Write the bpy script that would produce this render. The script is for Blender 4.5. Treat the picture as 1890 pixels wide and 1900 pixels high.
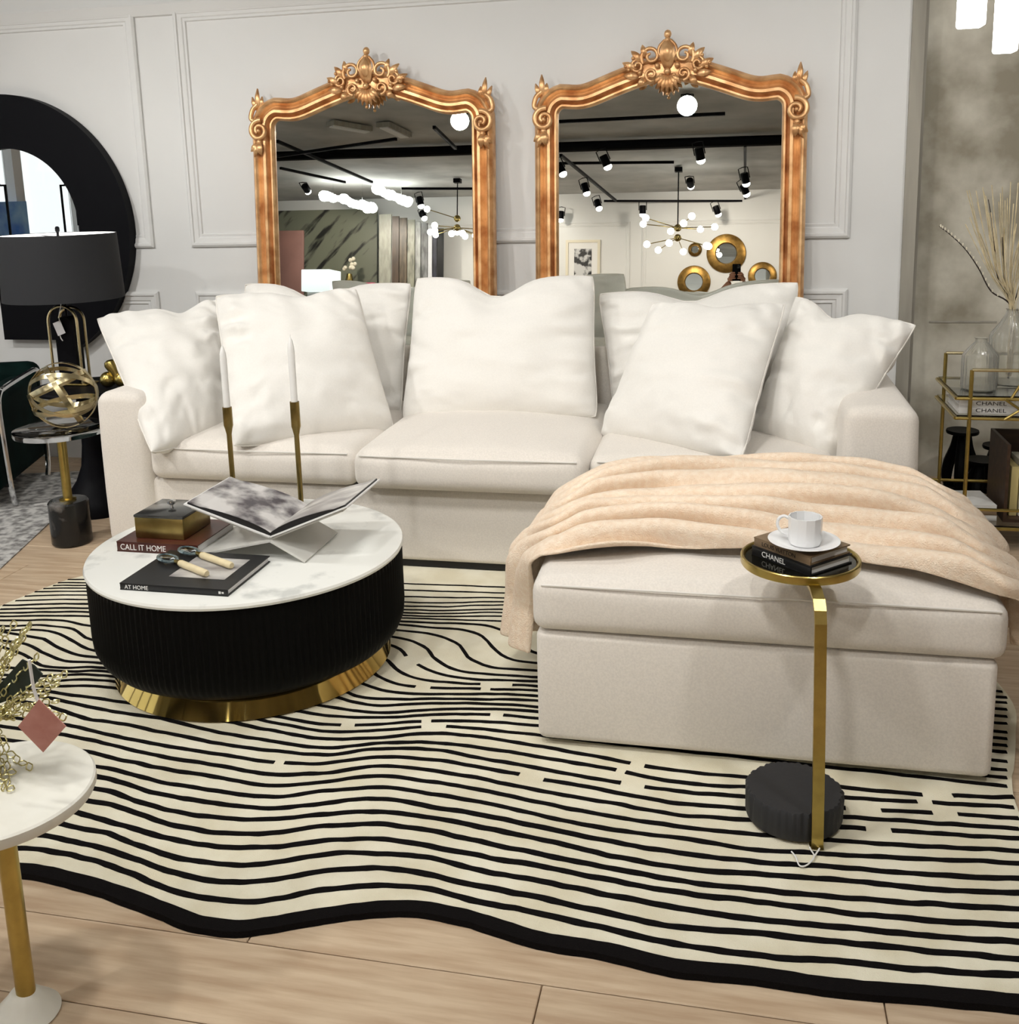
import bpy, bmesh, math, random
from mathutils import Vector, Matrix, noise
import numpy as np

for o in list(bpy.data.objects):
    bpy.data.objects.remove(o, do_unlink=True)
scn = bpy.context.scene
COL = scn.collection
PI = math.pi
rnd = random.Random(7)

# ------------------------------------------------------------------ camera
F, CX, CY, HC = 1905.0, 945.0, 712.0, 1.45
YAW, PITCH, ROLL = [math.radians(a) for a in (12.6, 10.9, 1.5)]


def cam_rot(yaw, pitch, roll):
    cy, sy, cp, sp = math.cos(yaw), math.sin(yaw), math.cos(pitch), math.sin(pitch)
    fwd = np.array([-sy * cp, cy * cp, -sp])
    right = np.array([cy, sy, 0.0])
    down = np.cross(fwd, right)
    cr, sr = math.cos(roll), math.sin(roll)
    return np.array([cr * right + sr * down, -sr * right + cr * down, fwd])


RC = cam_rot(YAW, PITCH, ROLL)
cam_data = bpy.data.cameras.new('camera')
cam = bpy.data.objects.new('camera', cam_data)
COL.objects.link(cam)
cam.matrix_world = Matrix(((RC[0][0], -RC[1][0], -RC[2][0], 0), (RC[0][1], -RC[1][1], -RC[2][1], 0),
                           (RC[0][2], -RC[1][2], -RC[2][2], HC), (0, 0, 0, 1)))
cam_data.sensor_fit = 'AUTO'
cam_data.sensor_width = 36.0
cam_data.lens = F * 36.0 / 1900.0
cam_data.shift_x = 0.0
cam_data.shift_y = -(950.0 - CY) / 1900.0
cam_data.clip_start = 0.02
scn.camera = cam

# ------------------------------------------------------------------ world, exposure
w = bpy.data.worlds.new('world')
scn.world = w
w.use_nodes = True
w.node_tree.nodes['Background'].inputs[0].default_value = (0.95, 0.98, 1.0, 1)
w.node_tree.nodes['Background'].inputs[1].default_value = 1.1
cy_ = scn.cycles
cy_.max_bounces, cy_.diffuse_bounces, cy_.glossy_bounces, cy_.transmission_bounces, cy_.transparent_max_bounces = 7, 3, 4, 7, 6
cy_.caustics_reflective = cy_.caustics_refractive = True
cy_.use_adaptive_sampling = True
cy_.adaptive_threshold = 0.09
cy_.adaptive_min_samples = 16
scn.view_settings.view_transform = 'Standard'
scn.view_settings.look = 'None'
scn.view_settings.gamma = 1.0
scn.view_settings.use_curve_mapping = False
scn.view_settings.exposure = EXPOSURE = 0.26

# ceiling spot lamps, all after the mirrored pair added as fill (heads built below): x, y, z, aim, watts
LAMPS = [
    (-0.47, 0.07, 2.93, (-0.3, 3.2, 0.4), 58),
    (-2.71, -0.17, 2.93, (-2.2, 3.4, 0.5), 88),
    (-1.60, 1.10, 2.93, (-1.3, 2.6, 0.2), 62),  # this lamp and those below are added for light coverage
    (0.90, 1.30, 2.93, (0.5, 2.6, 0.2), 52),
    (-4.00, 2.30, 2.93, (-2.9, 4.6, 0.7), 110),
    (-2.40, 2.55, 2.93, (-1.9, 4.3, 0.7), 62),
    (-0.50, 2.55, 2.93, (-0.2, 4.3, 0.7), 54),
    (1.80, 2.90, 2.93, (1.6, 5.0, 1.2), 60),
    (-0.80, 1.40, 2.93, (-0.6, 1.7, 0.0), 62),
    (-0.60, -4.00, 2.80, (-0.4, -6.2, 1.5), 140),  # rear lamps added to brighten the dark back of the room
    (-3.20, -4.20, 2.80, (-3.2, -6.2, 1.5), 140),
    (-5.80, -3.60, 2.80, (-5.8, -6.0, 1.5), 140),
    (1.80, -3.40, 2.80, (1.8, -6.0, 1.5), 140),
    (-5.50, 0.60, 2.93, (-5.5, 3.0, 0.5), 90),
]
SPOT_LIGHTS = []
for (lx, ly, lz, aim, watts) in LAMPS:
    warm = ly < -3
    ld = bpy.data.lights.new('spot_lamp', 'SPOT')
    ld.energy = watts
    ld.spot_size = math.radians(115)
    ld.spot_blend = 1.0
    ld.shadow_soft_size = 0.09
    ld.color = (1.0, 0.87, 0.76) if warm else (1.0, 0.985, 0.955)
    lo = bpy.data.objects.new('spot_lamp', ld)
    COL.objects.link(lo)
    lo.location = (lx, ly, lz)
    lo.rotation_euler = (Vector(aim) - Vector((lx, ly, lz))).to_track_quat('-Z', 'Y').to_euler()
    SPOT_LIGHTS.append(lo)


# ------------------------------------------------------------------ photo pixel -> place
def ray(x, y):
    return RC.T @ np.array([(x - CX) / F, (y - CY) / F, 1.0])


def at_z(x, y, z=0.0):
    d = ray(x, y)
    t = (z - HC) / d[2]
    return Vector((d[0] * t, d[1] * t, z))


def at_y(x, y, Y):
    d = ray(x, y)
    t = Y / d[1]
    return Vector((d[0] * t, Y, HC + d[2] * t))


LEAN = math.radians(4.6)
MY0 = 4.80          # glass plane of the two leaning mirrors: y = MY0 + z*tan(LEAN)
MN = np.array([0, -math.cos(LEAN), math.sin(LEAN)])


def refl(x, y):
    d = ray(x, y)
    t = (MY0 + HC * math.tan(LEAN)) / (d[1] - d[2] * math.tan(LEAN))
    P = np.array([0, 0, HC]) + d * t
    d = d / np.linalg.norm(d)
    return P, d - 2 * (d @ MN) * MN


def r_y(x, y, Y):
    P, r = refl(x, y)
    t = (Y - P[1]) / r[1]
    return Vector(P + r * t)


def r_z(x, y, Z):
    P, r = refl(x, y)
    t = (Z - P[2]) / r[2]
    return Vector(P + r * t)


# ------------------------------------------------------------------ materials
MATS = {}


def sock(nt, node, name):
    return node.inputs[name]


def mat(name, col, rough=0.5, metal=0.0, var=0.0, vscale=6.0, bump=0.0, bscale=200.0, col2=None, emit=None, estr=0.0,
        trans=0.0, ior=1.45, sheen=0.0, coat=0.0, stretch=None, detail=4.0, spec=None, vlo=0.35, vhi=0.65, objrand=0.0,
        bdist=0.002, rot=None):
    if name in MATS:
        return MATS[name]
    m = bpy.data.materials.new(name)
    m.use_nodes = True
    nt = m.node_tree
    b = nt.nodes['Principled BSDF']
    c = tuple(col) + (1,)
    b.inputs['Base Color'].default_value = c
    b.inputs['Roughness'].default_value = rough
    b.inputs['Metallic'].default_value = metal
    b.inputs['IOR'].default_value = ior
    b.inputs['Transmission Weight'].default_value = trans
    b.inputs['Sheen Weight'].default_value = sheen
    b.inputs['Coat Weight'].default_value = coat
    if spec is not None:
        b.inputs['Specular IOR Level'].default_value = spec
    if emit:
        b.inputs['Emission Color'].default_value = tuple(emit) + (1,)
        b.inputs['Emission Strength'].default_value = estr
    tc = nt.nodes.new('ShaderNodeTexCoord')
    mp = nt.nodes.new('ShaderNodeMapping')
    nt.links.new(tc.outputs['Object'], mp.inputs['Vector'])
    if stretch:
        mp.inputs['Scale'].default_value = stretch
    if rot:
        mp.vector_type = 'TEXTURE'
        mp.inputs['Rotation'].default_value = rot
        mp.inputs['Scale'].default_value = tuple(1 / k for k in stretch)
    vec = mp.outputs['Vector']
    if objrand:
        oi = nt.nodes.new('ShaderNodeObjectInfo')
        mu = nt.nodes.new('ShaderNodeMath')
        mu.operation = 'MULTIPLY'
        mu.inputs[1].default_value = 37.0
        nt.links.new(oi.outputs['Random'], mu.inputs[0])
        ad = nt.nodes.new('ShaderNodeVectorMath')
        ad.operation = 'ADD'
        nt.links.new(vec, ad.inputs[0])
        nt.links.new(mu.outputs[0], ad.inputs[1])
        vec = ad.outputs[0]
    if var or col2:
        n = nt.nodes.new('ShaderNodeTexNoise')
        n.inputs['Scale'].default_value = vscale
        n.inputs['Detail'].default_value = detail
        nt.links.new(vec, n.inputs['Vector'])
        r = nt.nodes.new('ShaderNodeValToRGB')
        d2 = tuple(col2) if col2 else tuple(max(0, x * (1 - var)) for x in col)
        r.color_ramp.elements[0].position = vlo
        r.color_ramp.elements[0].color = d2 + (1,)
        r.color_ramp.elements[1].position = vhi
        r.color_ramp.elements[1].color = c
        nt.links.new(n.outputs['Fac'], r.inputs['Fac'])
        out = r.outputs['Color']
        if objrand:
            hs = nt.nodes.new('ShaderNodeHueSaturation')
            mr = nt.nodes.new('ShaderNodeMapRange')
            mr.inputs['To Min'].default_value = 1 - objrand
            mr.inputs['To Max'].default_value = 1 + objrand
            nt.links.new(oi.outputs['Random'], mr.inputs['Value'])
            nt.links.new(mr.outputs['Result'], hs.inputs['Value'])
            nt.links.new(out, hs.inputs['Color'])
            out = hs.outputs['Color']
        nt.links.new(out, b.inputs['Base Color'])
    if bump:
        n2 = nt.nodes.new('ShaderNodeTexNoise')
        n2.inputs['Scale'].default_value = bscale
        n2.inputs['Detail'].default_value = 3.0
        nt.links.new(vec, n2.inputs['Vector'])
        bp = nt.nodes.new('ShaderNodeBump')
        bp.inputs['Strength'].default_value = bump
        bp.inputs['Distance'].default_value = bdist
        nt.links.new(n2.outputs['Fac'], bp.inputs['Height'])
        nt.links.new(bp.outputs['Normal'], b.inputs['Normal'])
    MATS[name] = m
    return m


def srgb(r, g, b):
    f = lambda v: (v / 255 / 12.92) if v / 255 <= 0.04045 else ((v / 255 + 0.055) / 1.055) ** 2.4
    return (f(r), f(g), f(b))


M_WALL = mat('white_wall_paint', (0.75, 0.75, 0.735), 0.55, var=0.03, vscale=2, bump=0.05, bscale=300)
M_CEIL = mat('grey_ceiling_concrete', (0.55, 0.55, 0.53), 0.8, var=0.3, vscale=1.6, bump=0.3, bscale=20)
M_CONC = mat('bare_concrete', srgb(214, 209, 194), 0.75, col2=srgb(150, 143, 126), vscale=3.4, detail=13, bump=0.5,
             bscale=30, vlo=0.36, vhi=0.64)
M_JAMB = mat('grey_plaster_jamb', srgb(165, 160, 148), 0.7, var=0.25, vscale=5, stretch=(3, 3, 0.3))
M_PLANK = mat('oak_plank', srgb(206, 184, 156), 0.42, col2=srgb(182, 156, 128), vscale=5.5, stretch=(0.9, 9, 9),
              detail=8, objrand=0.06, bump=0.08, bscale=60)
M_FLOOR = mat('oak_floor_far', srgb(196, 172, 142), 0.42, col2=srgb(168, 140, 110), vscale=5, stretch=(0.8, 7, 7), detail=7)
M_FAB = mat('ivory_linen', (0.80, 0.745, 0.675), 0.92, var=0.09, vscale=180, bump=0.35, bscale=520, sheen=0.25, bdist=0.0015)
M_PIL = mat('ivory_pillow_linen', (0.85, 0.825, 0.775), 0.92, var=0.03, vscale=160, bump=0.25, bscale=480, sheen=0.25, bdist=0.0015)
M_PIPE = mat('ivory_piping', (0.76, 0.725, 0.67), 0.9)
M_DARK = mat('shadow_gap_and_feet', (0.012, 0.011, 0.010), 0.7)
M_FUR = mat('cream_faux_fur', srgb(249, 231, 209), 0.95, col2=srgb(241, 217, 191), vscale=60, detail=6, bump=0.9, bscale=260,
            sheen=0.05, bdist=0.004, stretch=(1, 1.6, 1))
M_RUG = mat('rug_cream_wool', srgb(240, 234, 212), 0.97, col2=srgb(224, 215, 188), vscale=7, bump=0.7, bscale=420, bdist=0.003)
M_RUGK = mat('rug_black_wool', (0.006, 0.005, 0.005), 0.97, spec=0.1, bump=0.6, bscale=420, bdist=0.003)
M_GOLD = mat('antique_gold_leaf', srgb(238, 194, 142), 0.36, metal=0.6, col2=srgb(196, 142, 92), vscale=14, bump=0.25, bscale=60)
M_BRASS = mat('brushed_brass', srgb(192, 170, 100), 0.28, metal=1.0, var=0.15, vscale=30)
M_BRASSP = mat('polished_brass', srgb(196, 168, 96), 0.07, metal=1.0, var=0.15, vscale=10)
M_BRASSD = mat('aged_brass', srgb(160, 140, 86), 0.3, metal=1.0, var=0.35, vscale=18)
M_CHAMP = mat('champagne_gold', srgb(212, 198, 158), 0.25, metal=1.0, var=0.2, vscale=20)
M_CHROME = mat('chrome', (0.82, 0.83, 0.84), 0.12, metal=1.0)
M_GLASS = mat('clear_glass', (0.95, 0.97, 0.95), 0.03, trans=1.0, ior=1.45)
M_RIBGL = mat('ribbed_glass', (0.92, 0.91, 0.85), 0.10, trans=0.86, ior=1.45)
M_ACRY = mat('clear_acrylic', (0.96, 0.97, 0.98), 0.02, trans=1.0, ior=1.3)
M_MIRR = mat('mirror_glass', (0.84, 0.88, 0.85), 0.0, metal=1.0)
M_MIRW = mat('plain_mirror_glass', (0.9, 0.92, 0.92), 0.0, metal=1.0)
M_BLACK = mat('matt_black', (0.0025, 0.0025, 0.004), 0.5, spec=0.12)
M_BLKW = mat('black_stained_wood', (0.0018, 0.0018, 0.0018), 0.5, spec=0.10, bump=0.3, bscale=90, stretch=(1, 1, 0.1))
M_BLKM = mat('black_marble', (0.010, 0.010, 0.010), 0.18, col2=(0.16, 0.15, 0.14), vscale=7, detail=10, vlo=0.30, vhi=0.40)
M_MARB = mat('white_marble', srgb(238, 238, 232), 0.22, col2=srgb(206, 207, 202), vscale=9, detail=12, vlo=0.34, vhi=0.46)
M_MARB2 = mat('cream_marble', srgb(240, 238, 228), 0.35, col2=srgb(222, 219, 206), vscale=6, detail=8)
M_PAPER = mat('white_paper', (0.82, 0.81, 0.79), 0.7)
M_WHITE = mat('white_porcelain', (0.86, 0.86, 0.86), 0.18)
M_BULB = mat('lamp_glow', (1, 1, 1), 0.4, emit=(1, 0.96, 0.9), estr=14)
M_CRYS = mat('lit_crystal', (1, 1, 1), 0.3, emit=(1, 1, 0.97), estr=6, bump=0.6, bscale=40, bdist=0.01)
M_GREEN = mat('dark_green_velvet', (0.0015, 0.012, 0.010), 0.8, var=0.5, vscale=9, spec=0.1)
M_GRUG = mat('grey_abraded_rug', srgb(196, 194, 190), 0.95, col2=srgb(120, 118, 116), vscale=24, detail=8, bump=0.5, bscale=300, vlo=0.38, vhi=0.6)
M_SHADE = mat('charcoal_lampshade_cloth', (0.022, 0.023, 0.026), 0.85, bump=0.3, bscale=500)
M_SHADEI = mat('white_shade_lining', (0.9, 0.9, 0.88), 0.8, emit=(1, 0.97, 0.92), estr=0.9)

# ------------------------------------------------------------------ mesh helpers
def tag(o, label=None, cat=None, group=None, kind=None):
    if label:
        o['label'] = label
    if cat:
        o['category'] = cat
    if group:
        o['group'] = group
    if kind:
        o['kind'] = kind
    return o


def thing(name, label, cat, loc=(0, 0, 0), rz=0.0, group=None, rx=0.0):
    o = bpy.data.objects.new(name, None)
    COL.objects.link(o)
    o.location = loc
    o.rotation_euler = (rx, 0, rz)
    o.empty_display_size = 0.05
    return tag(o, label, cat, group)


def basis(o):
    return Matrix.Translation(o.location) @ o.rotation_euler.to_matrix().to_4x4()


def mesh(name, verts, faces, m, parent=None, smooth=True, world=False, loc=None, rot=None, flat_angle=None):
    me = bpy.data.meshes.new(name)
    me.from_pydata([tuple(v) for v in verts], [], faces)
    bm = bmesh.new()
    bm.from_mesh(me)
    bmesh.ops.recalc_face_normals(bm, faces=bm.faces)
    bm.to_mesh(me)
    bm.free()
    if smooth:
        for p in me.polygons:
            p.use_smooth = True
        if flat_angle is not None:
            try:
                me.set_sharp_from_angle(angle=math.radians(flat_angle))
            except Exception:
                pass
    me.materials.append(m)
    return link(name, me, parent, world, loc, rot)


def link(name, data, parent=None, world=False, loc=None, rot=None):
    o = bpy.data.objects.new(name, data)
    COL.objects.link(o)
    if loc is not None:
        o.location = loc
    if rot is not None:
        o.rotation_euler = rot
    if parent is not None:
        o.parent = parent
        if world:
            pm = basis(parent)
            if parent.parent is not None:
                pm = basis(parent.parent) @ parent.matrix_parent_inverse @ pm
            o.matrix_parent_inverse = pm.inverted()
    return o


def gfaces(nu, nv, cu=False, cv=False, off=0):
    f = []
    for i in range(nu if cu else nu - 1):
        for j in range(nv if cv else nv - 1):
            a, b = i * nv + j, ((i + 1) % nu) * nv + j
            c, d = ((i + 1) % nu) * nv + (j + 1) % nv, i * nv + (j + 1) % nv
            f.append((a + off, b + off, c + off, d + off))
    return f


class MB:
    """collects shapes for ONE mesh object"""

    def __init__(s):
        s.v, s.f = [], []

    def add(s, v, f):
        o = len(s.v)
        s.v += [Vector(p) for p in v]
        s.f += [tuple(i + o for i in q) for q in f]
        return s

    def box(s, c, sz, rz=0.0, M=None):
        x, y, z = [k / 2 for k in sz]
        v = [Vector((a * x, b * y, d * z)) for a in (-1, 1) for b in (-1, 1) for d in (-1, 1)]
        R = M or Matrix.Rotation(rz, 3, 'Z')
        v = [R @ p + Vector(c) for p in v]
        return s.add(v, [(0, 1, 3, 2), (4, 6, 7, 5), (0, 4, 5, 1), (2, 3, 7, 6), (0, 2, 6, 4), (1, 5, 7, 3)])

    def rbox(s, c, sz, r, seg=3, M=None, fn=None, cuts=0):
        bm = bmesh.new()
        bmesh.ops.create_cube(bm, size=1.0)
        for v in bm.verts:
            v.co = Vector((v.co.x * sz[0], v.co.y * sz[1], v.co.z * sz[2]))
        bmesh.ops.bevel(bm, geom=list(bm.edges), offset=r, segments=seg, profile=0.5, affect='EDGES')
        if cuts:
            bmesh.ops.subdivide_edges(bm, edges=[e for e in bm.edges if e.calc_length() > min(sz) * 0.35], cuts=cuts, use_grid_fill=True)
        bm.verts.index_update()
        vs = [v.co.copy() for v in bm.verts]
        fs = [tuple(v.index for v in f.verts) for f in bm.faces]
        bm.free()
        if fn:
            vs = [fn(p) for p in vs]
        if M:
            vs = [M @ p for p in vs]
        return s.add([p + Vector(c) for p in vs], fs)

    def lathe(s, prof, seg=32, c=(0, 0, 0), fn=None, M=None):
        v = []
        for (r, z) in prof:
            for k in range(seg):
                a = 2 * PI * k / seg
                rr = fn(r, z, a) if fn else r
                p = Vector((rr * math.cos(a), rr * math.sin(a), z))
                v.append((M @ p if M else p) + Vector(c))
        f = gfaces(len(prof), seg, False, True)
        if prof[0][0] > 1e-6:
            f.append(tuple(range(seg)))
        if prof[-1][0] > 1e-6:
            f.append(tuple(range((len(prof) - 1) * seg, len(prof) * seg)))
        return s.add(v, f)

    def cyl(s, a, b, r, seg=12, r2=None):
        return s.tube([a, b], [r, r if r2 is None else r2], seg)

    def tube(s, path, r, seg=8, closed=False, flat=1.0):
        P = [Vector(p) for p in path]
        n = len(P)
        rs = r if isinstance(r, (list, tuple)) else [r] * n
        T = []
        for i in range(n):
            if closed:
                t = P[(i + 1) % n] - P[i - 1]
            else:
                t = P[min(i + 1, n - 1)] - P[max(i - 1, 0)]
            T.append(t.normalized())
        up = Vector((0, 0, 1)) if abs(T[0].z) < 0.9 else Vector((1, 0, 0))
        N = (up - T[0] * up.dot(T[0])).normalized()
        v = []
        for i in range(n):
            N = (N - T[i] * N.dot(T[i]))
            if N.length < 1e-6:
                N = T[i].orthogonal()
            N.normalize()
            B = T[i].cross(N)
            for k in range(seg):
                a = 2 * PI * k / seg
                v.append(P[i] + (N * math.cos(a) + B * math.sin(a) * flat) * rs[i])
        f = gfaces(n, seg, closed, True)
        if not closed:
            f.append(tuple(range(seg)))
            f.append(tuple(range((n - 1) * seg, n * seg)))
        return s.add(v, f)

    def sphere(s, c, r, seg=12, rings=8, sc=(1, 1, 1), M=None):
        pr = [(math.sin(PI * i / rings), -math.cos(PI * i / rings)) for i in range(rings + 1)]
        v = []
        for (a, z) in pr:
            for k in range(seg):
                t = 2 * PI * k / seg
                p = Vector((a * math.cos(t) * r * sc[0], a * math.sin(t) * r * sc[1], z * r * sc[2]))
                v.append((M @ p if M else p) + Vector(c))
        return s.add(v, gfaces(rings + 1, seg, False, True))

    def sweep(s, path, prof, nrm, closed=False):
        """prof: (side, height) pairs; side lies in the path plane, height along nrm"""
        P = [Vector(p) for p in path]
        n = len(P)
        nrm = Vector(nrm).normalized()
        v = []
        for i in range(n):
            a = P[i - 1] if (i > 0 or closed) else None
            b = P[(i + 1) % n] if (i < n - 1 or closed) else None
            t1 = (P[i] - a).normalized() if a is not None else None
            t2 = (b - P[i]).normalized() if b is not None else None
            t1 = t1 or t2
            t2 = t2 or t1
            s1, s2 = t1.cross(nrm), t2.cross(nrm)
            sd = (s1 + s2).normalized()
            k = 1.0 / max(0.35, sd.dot(s1))
            for (x, h) in prof:
                v.append(P[i] + sd * (x * k) + nrm * h)
        m = len(prof)
        f = gfaces(n, m, closed, True)
        if not closed:
            f += [tuple(range(m)), tuple(range((n - 1) * m, n * m))]
        return s.add(v, f)

    def prism(s, outline, axis_vec):
        a = Vector(axis_vec)
        o = [Vector(p) for p in outline]
        n = len(o)
        return s.add(o + [p + a for p in o], [tuple(range(n)), tuple(range(n, 2 * n))] +
                     [(i, (i + 1) % n, n + (i + 1) % n, n + i) for i in range(n)])

    def build(s, name, m, parent=None, smooth=True, world=False, loc=None, rot=None, flat_angle=35):
        return mesh(name, s.v, s.f, m, parent, smooth, world, loc, rot, flat_angle)


def text(name, body, size, m, parent, loc, rot, extrude=0.0004, sx=1.0, align='LEFT', world=False):
    c = bpy.data.curves.new(name, 'FONT')
    c.body = body
    c.size = size
    c.extrude = extrude
    c.align_x = align
    c.materials.append(m)
    t = bpy.data.objects.new(name, c)
    COL.objects.link(t)
    bpy.context.view_layer.update()
    me = bpy.data.meshes.new_from_object(t.evaluated_get(bpy.context.evaluated_depsgraph_get()))
    bpy.data.objects.remove(t)
    me.name = name
    for q in me.vertices:
        q.co.x *= sx
    return link(name, me, parent, world, loc, rot)


def cr(pts, n=8):
    """Catmull-Rom through 2D / 3D points"""
    P = [Vector(p) for p in pts]
    out = []
    for i in range(len(P) - 1):
        p0, p1, p2, p3 = P[max(i - 1, 0)], P[i], P[i + 1], P[min(i + 2, len(P) - 1)]
        for k in range(n):
            t = k / n
            out.append(0.5 * ((2 * p1) + (p2 - p0) * t + (2 * p0 - 5 * p1 + 4 * p2 - p3) * t * t + (3 * p1 - p0 - 3 * p2 + p3) * t ** 3))
    out.append(P[-1])
    return out


def ccr(pts, step=9.0):
    """centripetal Catmull-Rom, sampled about every `step` units"""
    P = [Vector(q) for q in pts]
    P = [P[0] * 2 - P[1]] + P + [P[-1] * 2 - P[-2]]
    out = []
    for i in range(1, len(P) - 2):
        p0, p1, p2, p3 = P[i - 1], P[i], P[i + 1], P[i + 2]
        t0 = 0.0
        t1 = t0 + max(1e-4, (p1 - p0).length) ** 0.5
        t2 = t1 + max(1e-4, (p2 - p1).length) ** 0.5
        t3 = t2 + max(1e-4, (p3 - p2).length) ** 0.5
        n = max(2, int((p2 - p1).length / step))
        for k in range(n):
            t = t1 + (t2 - t1) * k / n
            a1 = p0 * ((t1 - t) / (t1 - t0)) + p1 * ((t - t0) / (t1 - t0))
            a2 = p1 * ((t2 - t) / (t2 - t1)) + p2 * ((t - t1) / (t2 - t1))
            a3 = p2 * ((t3 - t) / (t3 - t2)) + p3 * ((t - t2) / (t3 - t2))
            b1 = a1 * ((t2 - t) / (t2 - t0)) + a2 * ((t - t0) / (t2 - t0))
            b2 = a2 * ((t3 - t) / (t3 - t1)) + a3 * ((t - t1) / (t3 - t1))
            out.append(b1 * ((t2 - t) / (t2 - t1)) + b2 * ((t - t1) / (t2 - t1)))
    out.append(P[-2])
    return out


def struct(name, mb, m, label, parent=None, smooth=False):
    o = mb.build(name, m, parent, smooth)
    if parent is None:
        o['kind'] = 'structure'
        o['label'] = label
    return o


def copy_tree(o, parent=None):
    c = o.copy()
    COL.objects.link(c)
    c.parent = parent
    for ch in list(o.children):
        copy_tree(ch, c)
    return c


# ================================================================== THE ROOM
XL, XR, YB, YF, ZC = -8.6, 4.2, -6.2, 5.0, 3.1
floor = struct('floor', MB().box(((XL + XR) / 2, -0.5, -0.06), (XR - XL, 11.8, 0.10)), M_FLOOR, 'light oak plank floor of the showroom')
# planks near the sofa, each one its own board
PW, PL = 0.2, 1.2
pm = MB().rbox((0, 0, 0), (PL - 0.0025, PW - 0.0025, 0.012), 0.0015, 1).build('plank', M_PLANK, floor, False)
pm_data = pm.data
COL.objects.unlink(pm)
bpy.data.objects.remove(pm)
offs = [0.0, 0.44, 0.83, 0.21, 0.62]
ri = 0
yy = 0.82
while yy < 5.2:
    # joints read off the photograph: one at x=-0.33 below the row line y=1.62, one at x=0.278 above it
    off = offs[ri % 5]
    if abs(yy - 1.42) < 0.01:
        off = (-0.33) % PL
    if abs(yy - 1.62) < 0.01:
        off = 0.278 % PL
    k0 = math.floor((-4.6 - off) / PL)
    xx = k0 * PL + off
    while xx < 1.9:
        link('plank', pm_data, floor, loc=(xx + PL / 2, yy + PW / 2, -0.006))
        xx += PL
    yy += PW
    ri += 1

wall_back = struct('wall_back', MB().box(((XL + 0.735) / 2, 5.05, ZC / 2), (0.735 - XL, 0.10, ZC)), M_WALL, 'white panelled wall behind the sofa')
wall_right = struct('wall_right', MB().box((2.5, 5.25, ZC / 2), (3.46, 0.14, ZC)), M_CONC, 'bare mottled concrete wall behind the bar cart')
struct('trim_1', MB().box((0.7625, 5.04, ZC / 2), (0.055, 0.11, ZC)).box((0.80, 5.09, ZC / 2), (0.022, 0.1, ZC)), M_JAMB,
       'grey plaster corner strip between white wall and concrete')
MB().box((1.05, 5.1785, at_y(1770, 597, 5.18).z), (0.30, 0.004, 0.008)).build('form_joint', M_JAMB, wall_right, False)
wall_side = struct('wall_side', MB().box((XR + 0.05, -0.5, ZC / 2), (0.1, 11.8, ZC)), M_WALL, 'white side wall of the showroom')
wall_front = struct('wall_front', MB().box(((XL + XR) / 2, YB - 0.05, ZC / 2), (XR - XL, 0.1, ZC)), M_WALL, 'white panelled wall opposite the sofa, seen in the mirrors')
ceiling = struct('ceiling', MB().box(((XL + XR) / 2, -0.5, ZC + 0.05), (XR - XL, 11.8, 0.1)), M_CEIL, 'bare grey concrete ceiling')
# shop front on the left, with glazing between white piers
struct('wall_left', MB().box((XL - 0.05, -5.4, 1.55), (0.1, 1.6, 3.1)).box((XL - 0.05, 4.4, 1.55), (0.1, 1.2, 3.1)).box((XL - 0.05, -0.5, 2.95), (0.1, 11, 0.3)),
       M_WALL, 'shop front wall on the left with wide glazing')
for i, yv in enumerate((-3.6, -2.4, -1.2, 0.0, 1.2, 2.4)):
    struct('trim_%d' % (i + 2), MB().box((XL + 0.02, yv, 1.4), (0.14, 0.16, 2.8)), M_WALL, 'white pier between the shop front windows')
for i, yv in enumerate((-4.1, -3.0, -1.8, -0.6, 0.6, 1.8, 3.1)):
    struct('window_%d' % (i + 1), MB().box((XL - 0.03, yv, 1.4), (0.008, 1.04, 2.8)), M_GLASS, 'clear pane of the shop front window')

MOULD = [(-0.035, 0.0), (-0.035, 0.012), (-0.024, 0.02), (-0.014, 0.02), (-0.010, 0.013), (0.012, 0.011), (0.018, 0.006), (0.030, 0.008), (0.035, 0.0)]


def panel(x0, x1, z0, z1, y, parent, nrm=(0, -1, 0)):
    c = [(x0, y, z0), (x0, y, z1), (x1, y, z1), (x1, y, z0)]
    if nrm[1] > 0:
        c = c[::-1]
    MB().sweep(c, MOULD, nrm, True).build('panel_moulding', M_WALL, parent, False)


for (x0, x1) in ((-5.4, -3.075), (-2.785, 0.47)):
    panel(x0, x1, 1.21, 2.345, 5.0, wall_back)
    panel(x0, x1, 0.22, 0.905, 5.0, wall_back)
MB().sweep([(XL, 5.0, 2.40), (0.735, 5.0, 2.40)], [(-0.012, 0), (-0.012, 0.03), (0.0, 0.034), (0.05, 0.016), (0.055, 0)], (0, -1, 0)).build('crown_moulding', M_WALL, wall_back, False)
struct('baseboard_back', MB().box(((XL + 0.735) / 2, 4.991, 0.06), (0.735 - XL, 0.018, 0.12)), M_WALL, 'white baseboard along the panelled wall')
for (x0, x1) in ((-5.2, -3.3), (-3.05, -1.65), (-1.4, 0.9), (1.15, 3.2)):
    panel(x0, x1, 0.9, 2.62, YB, wall_front, (0, 1, 0))

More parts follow.
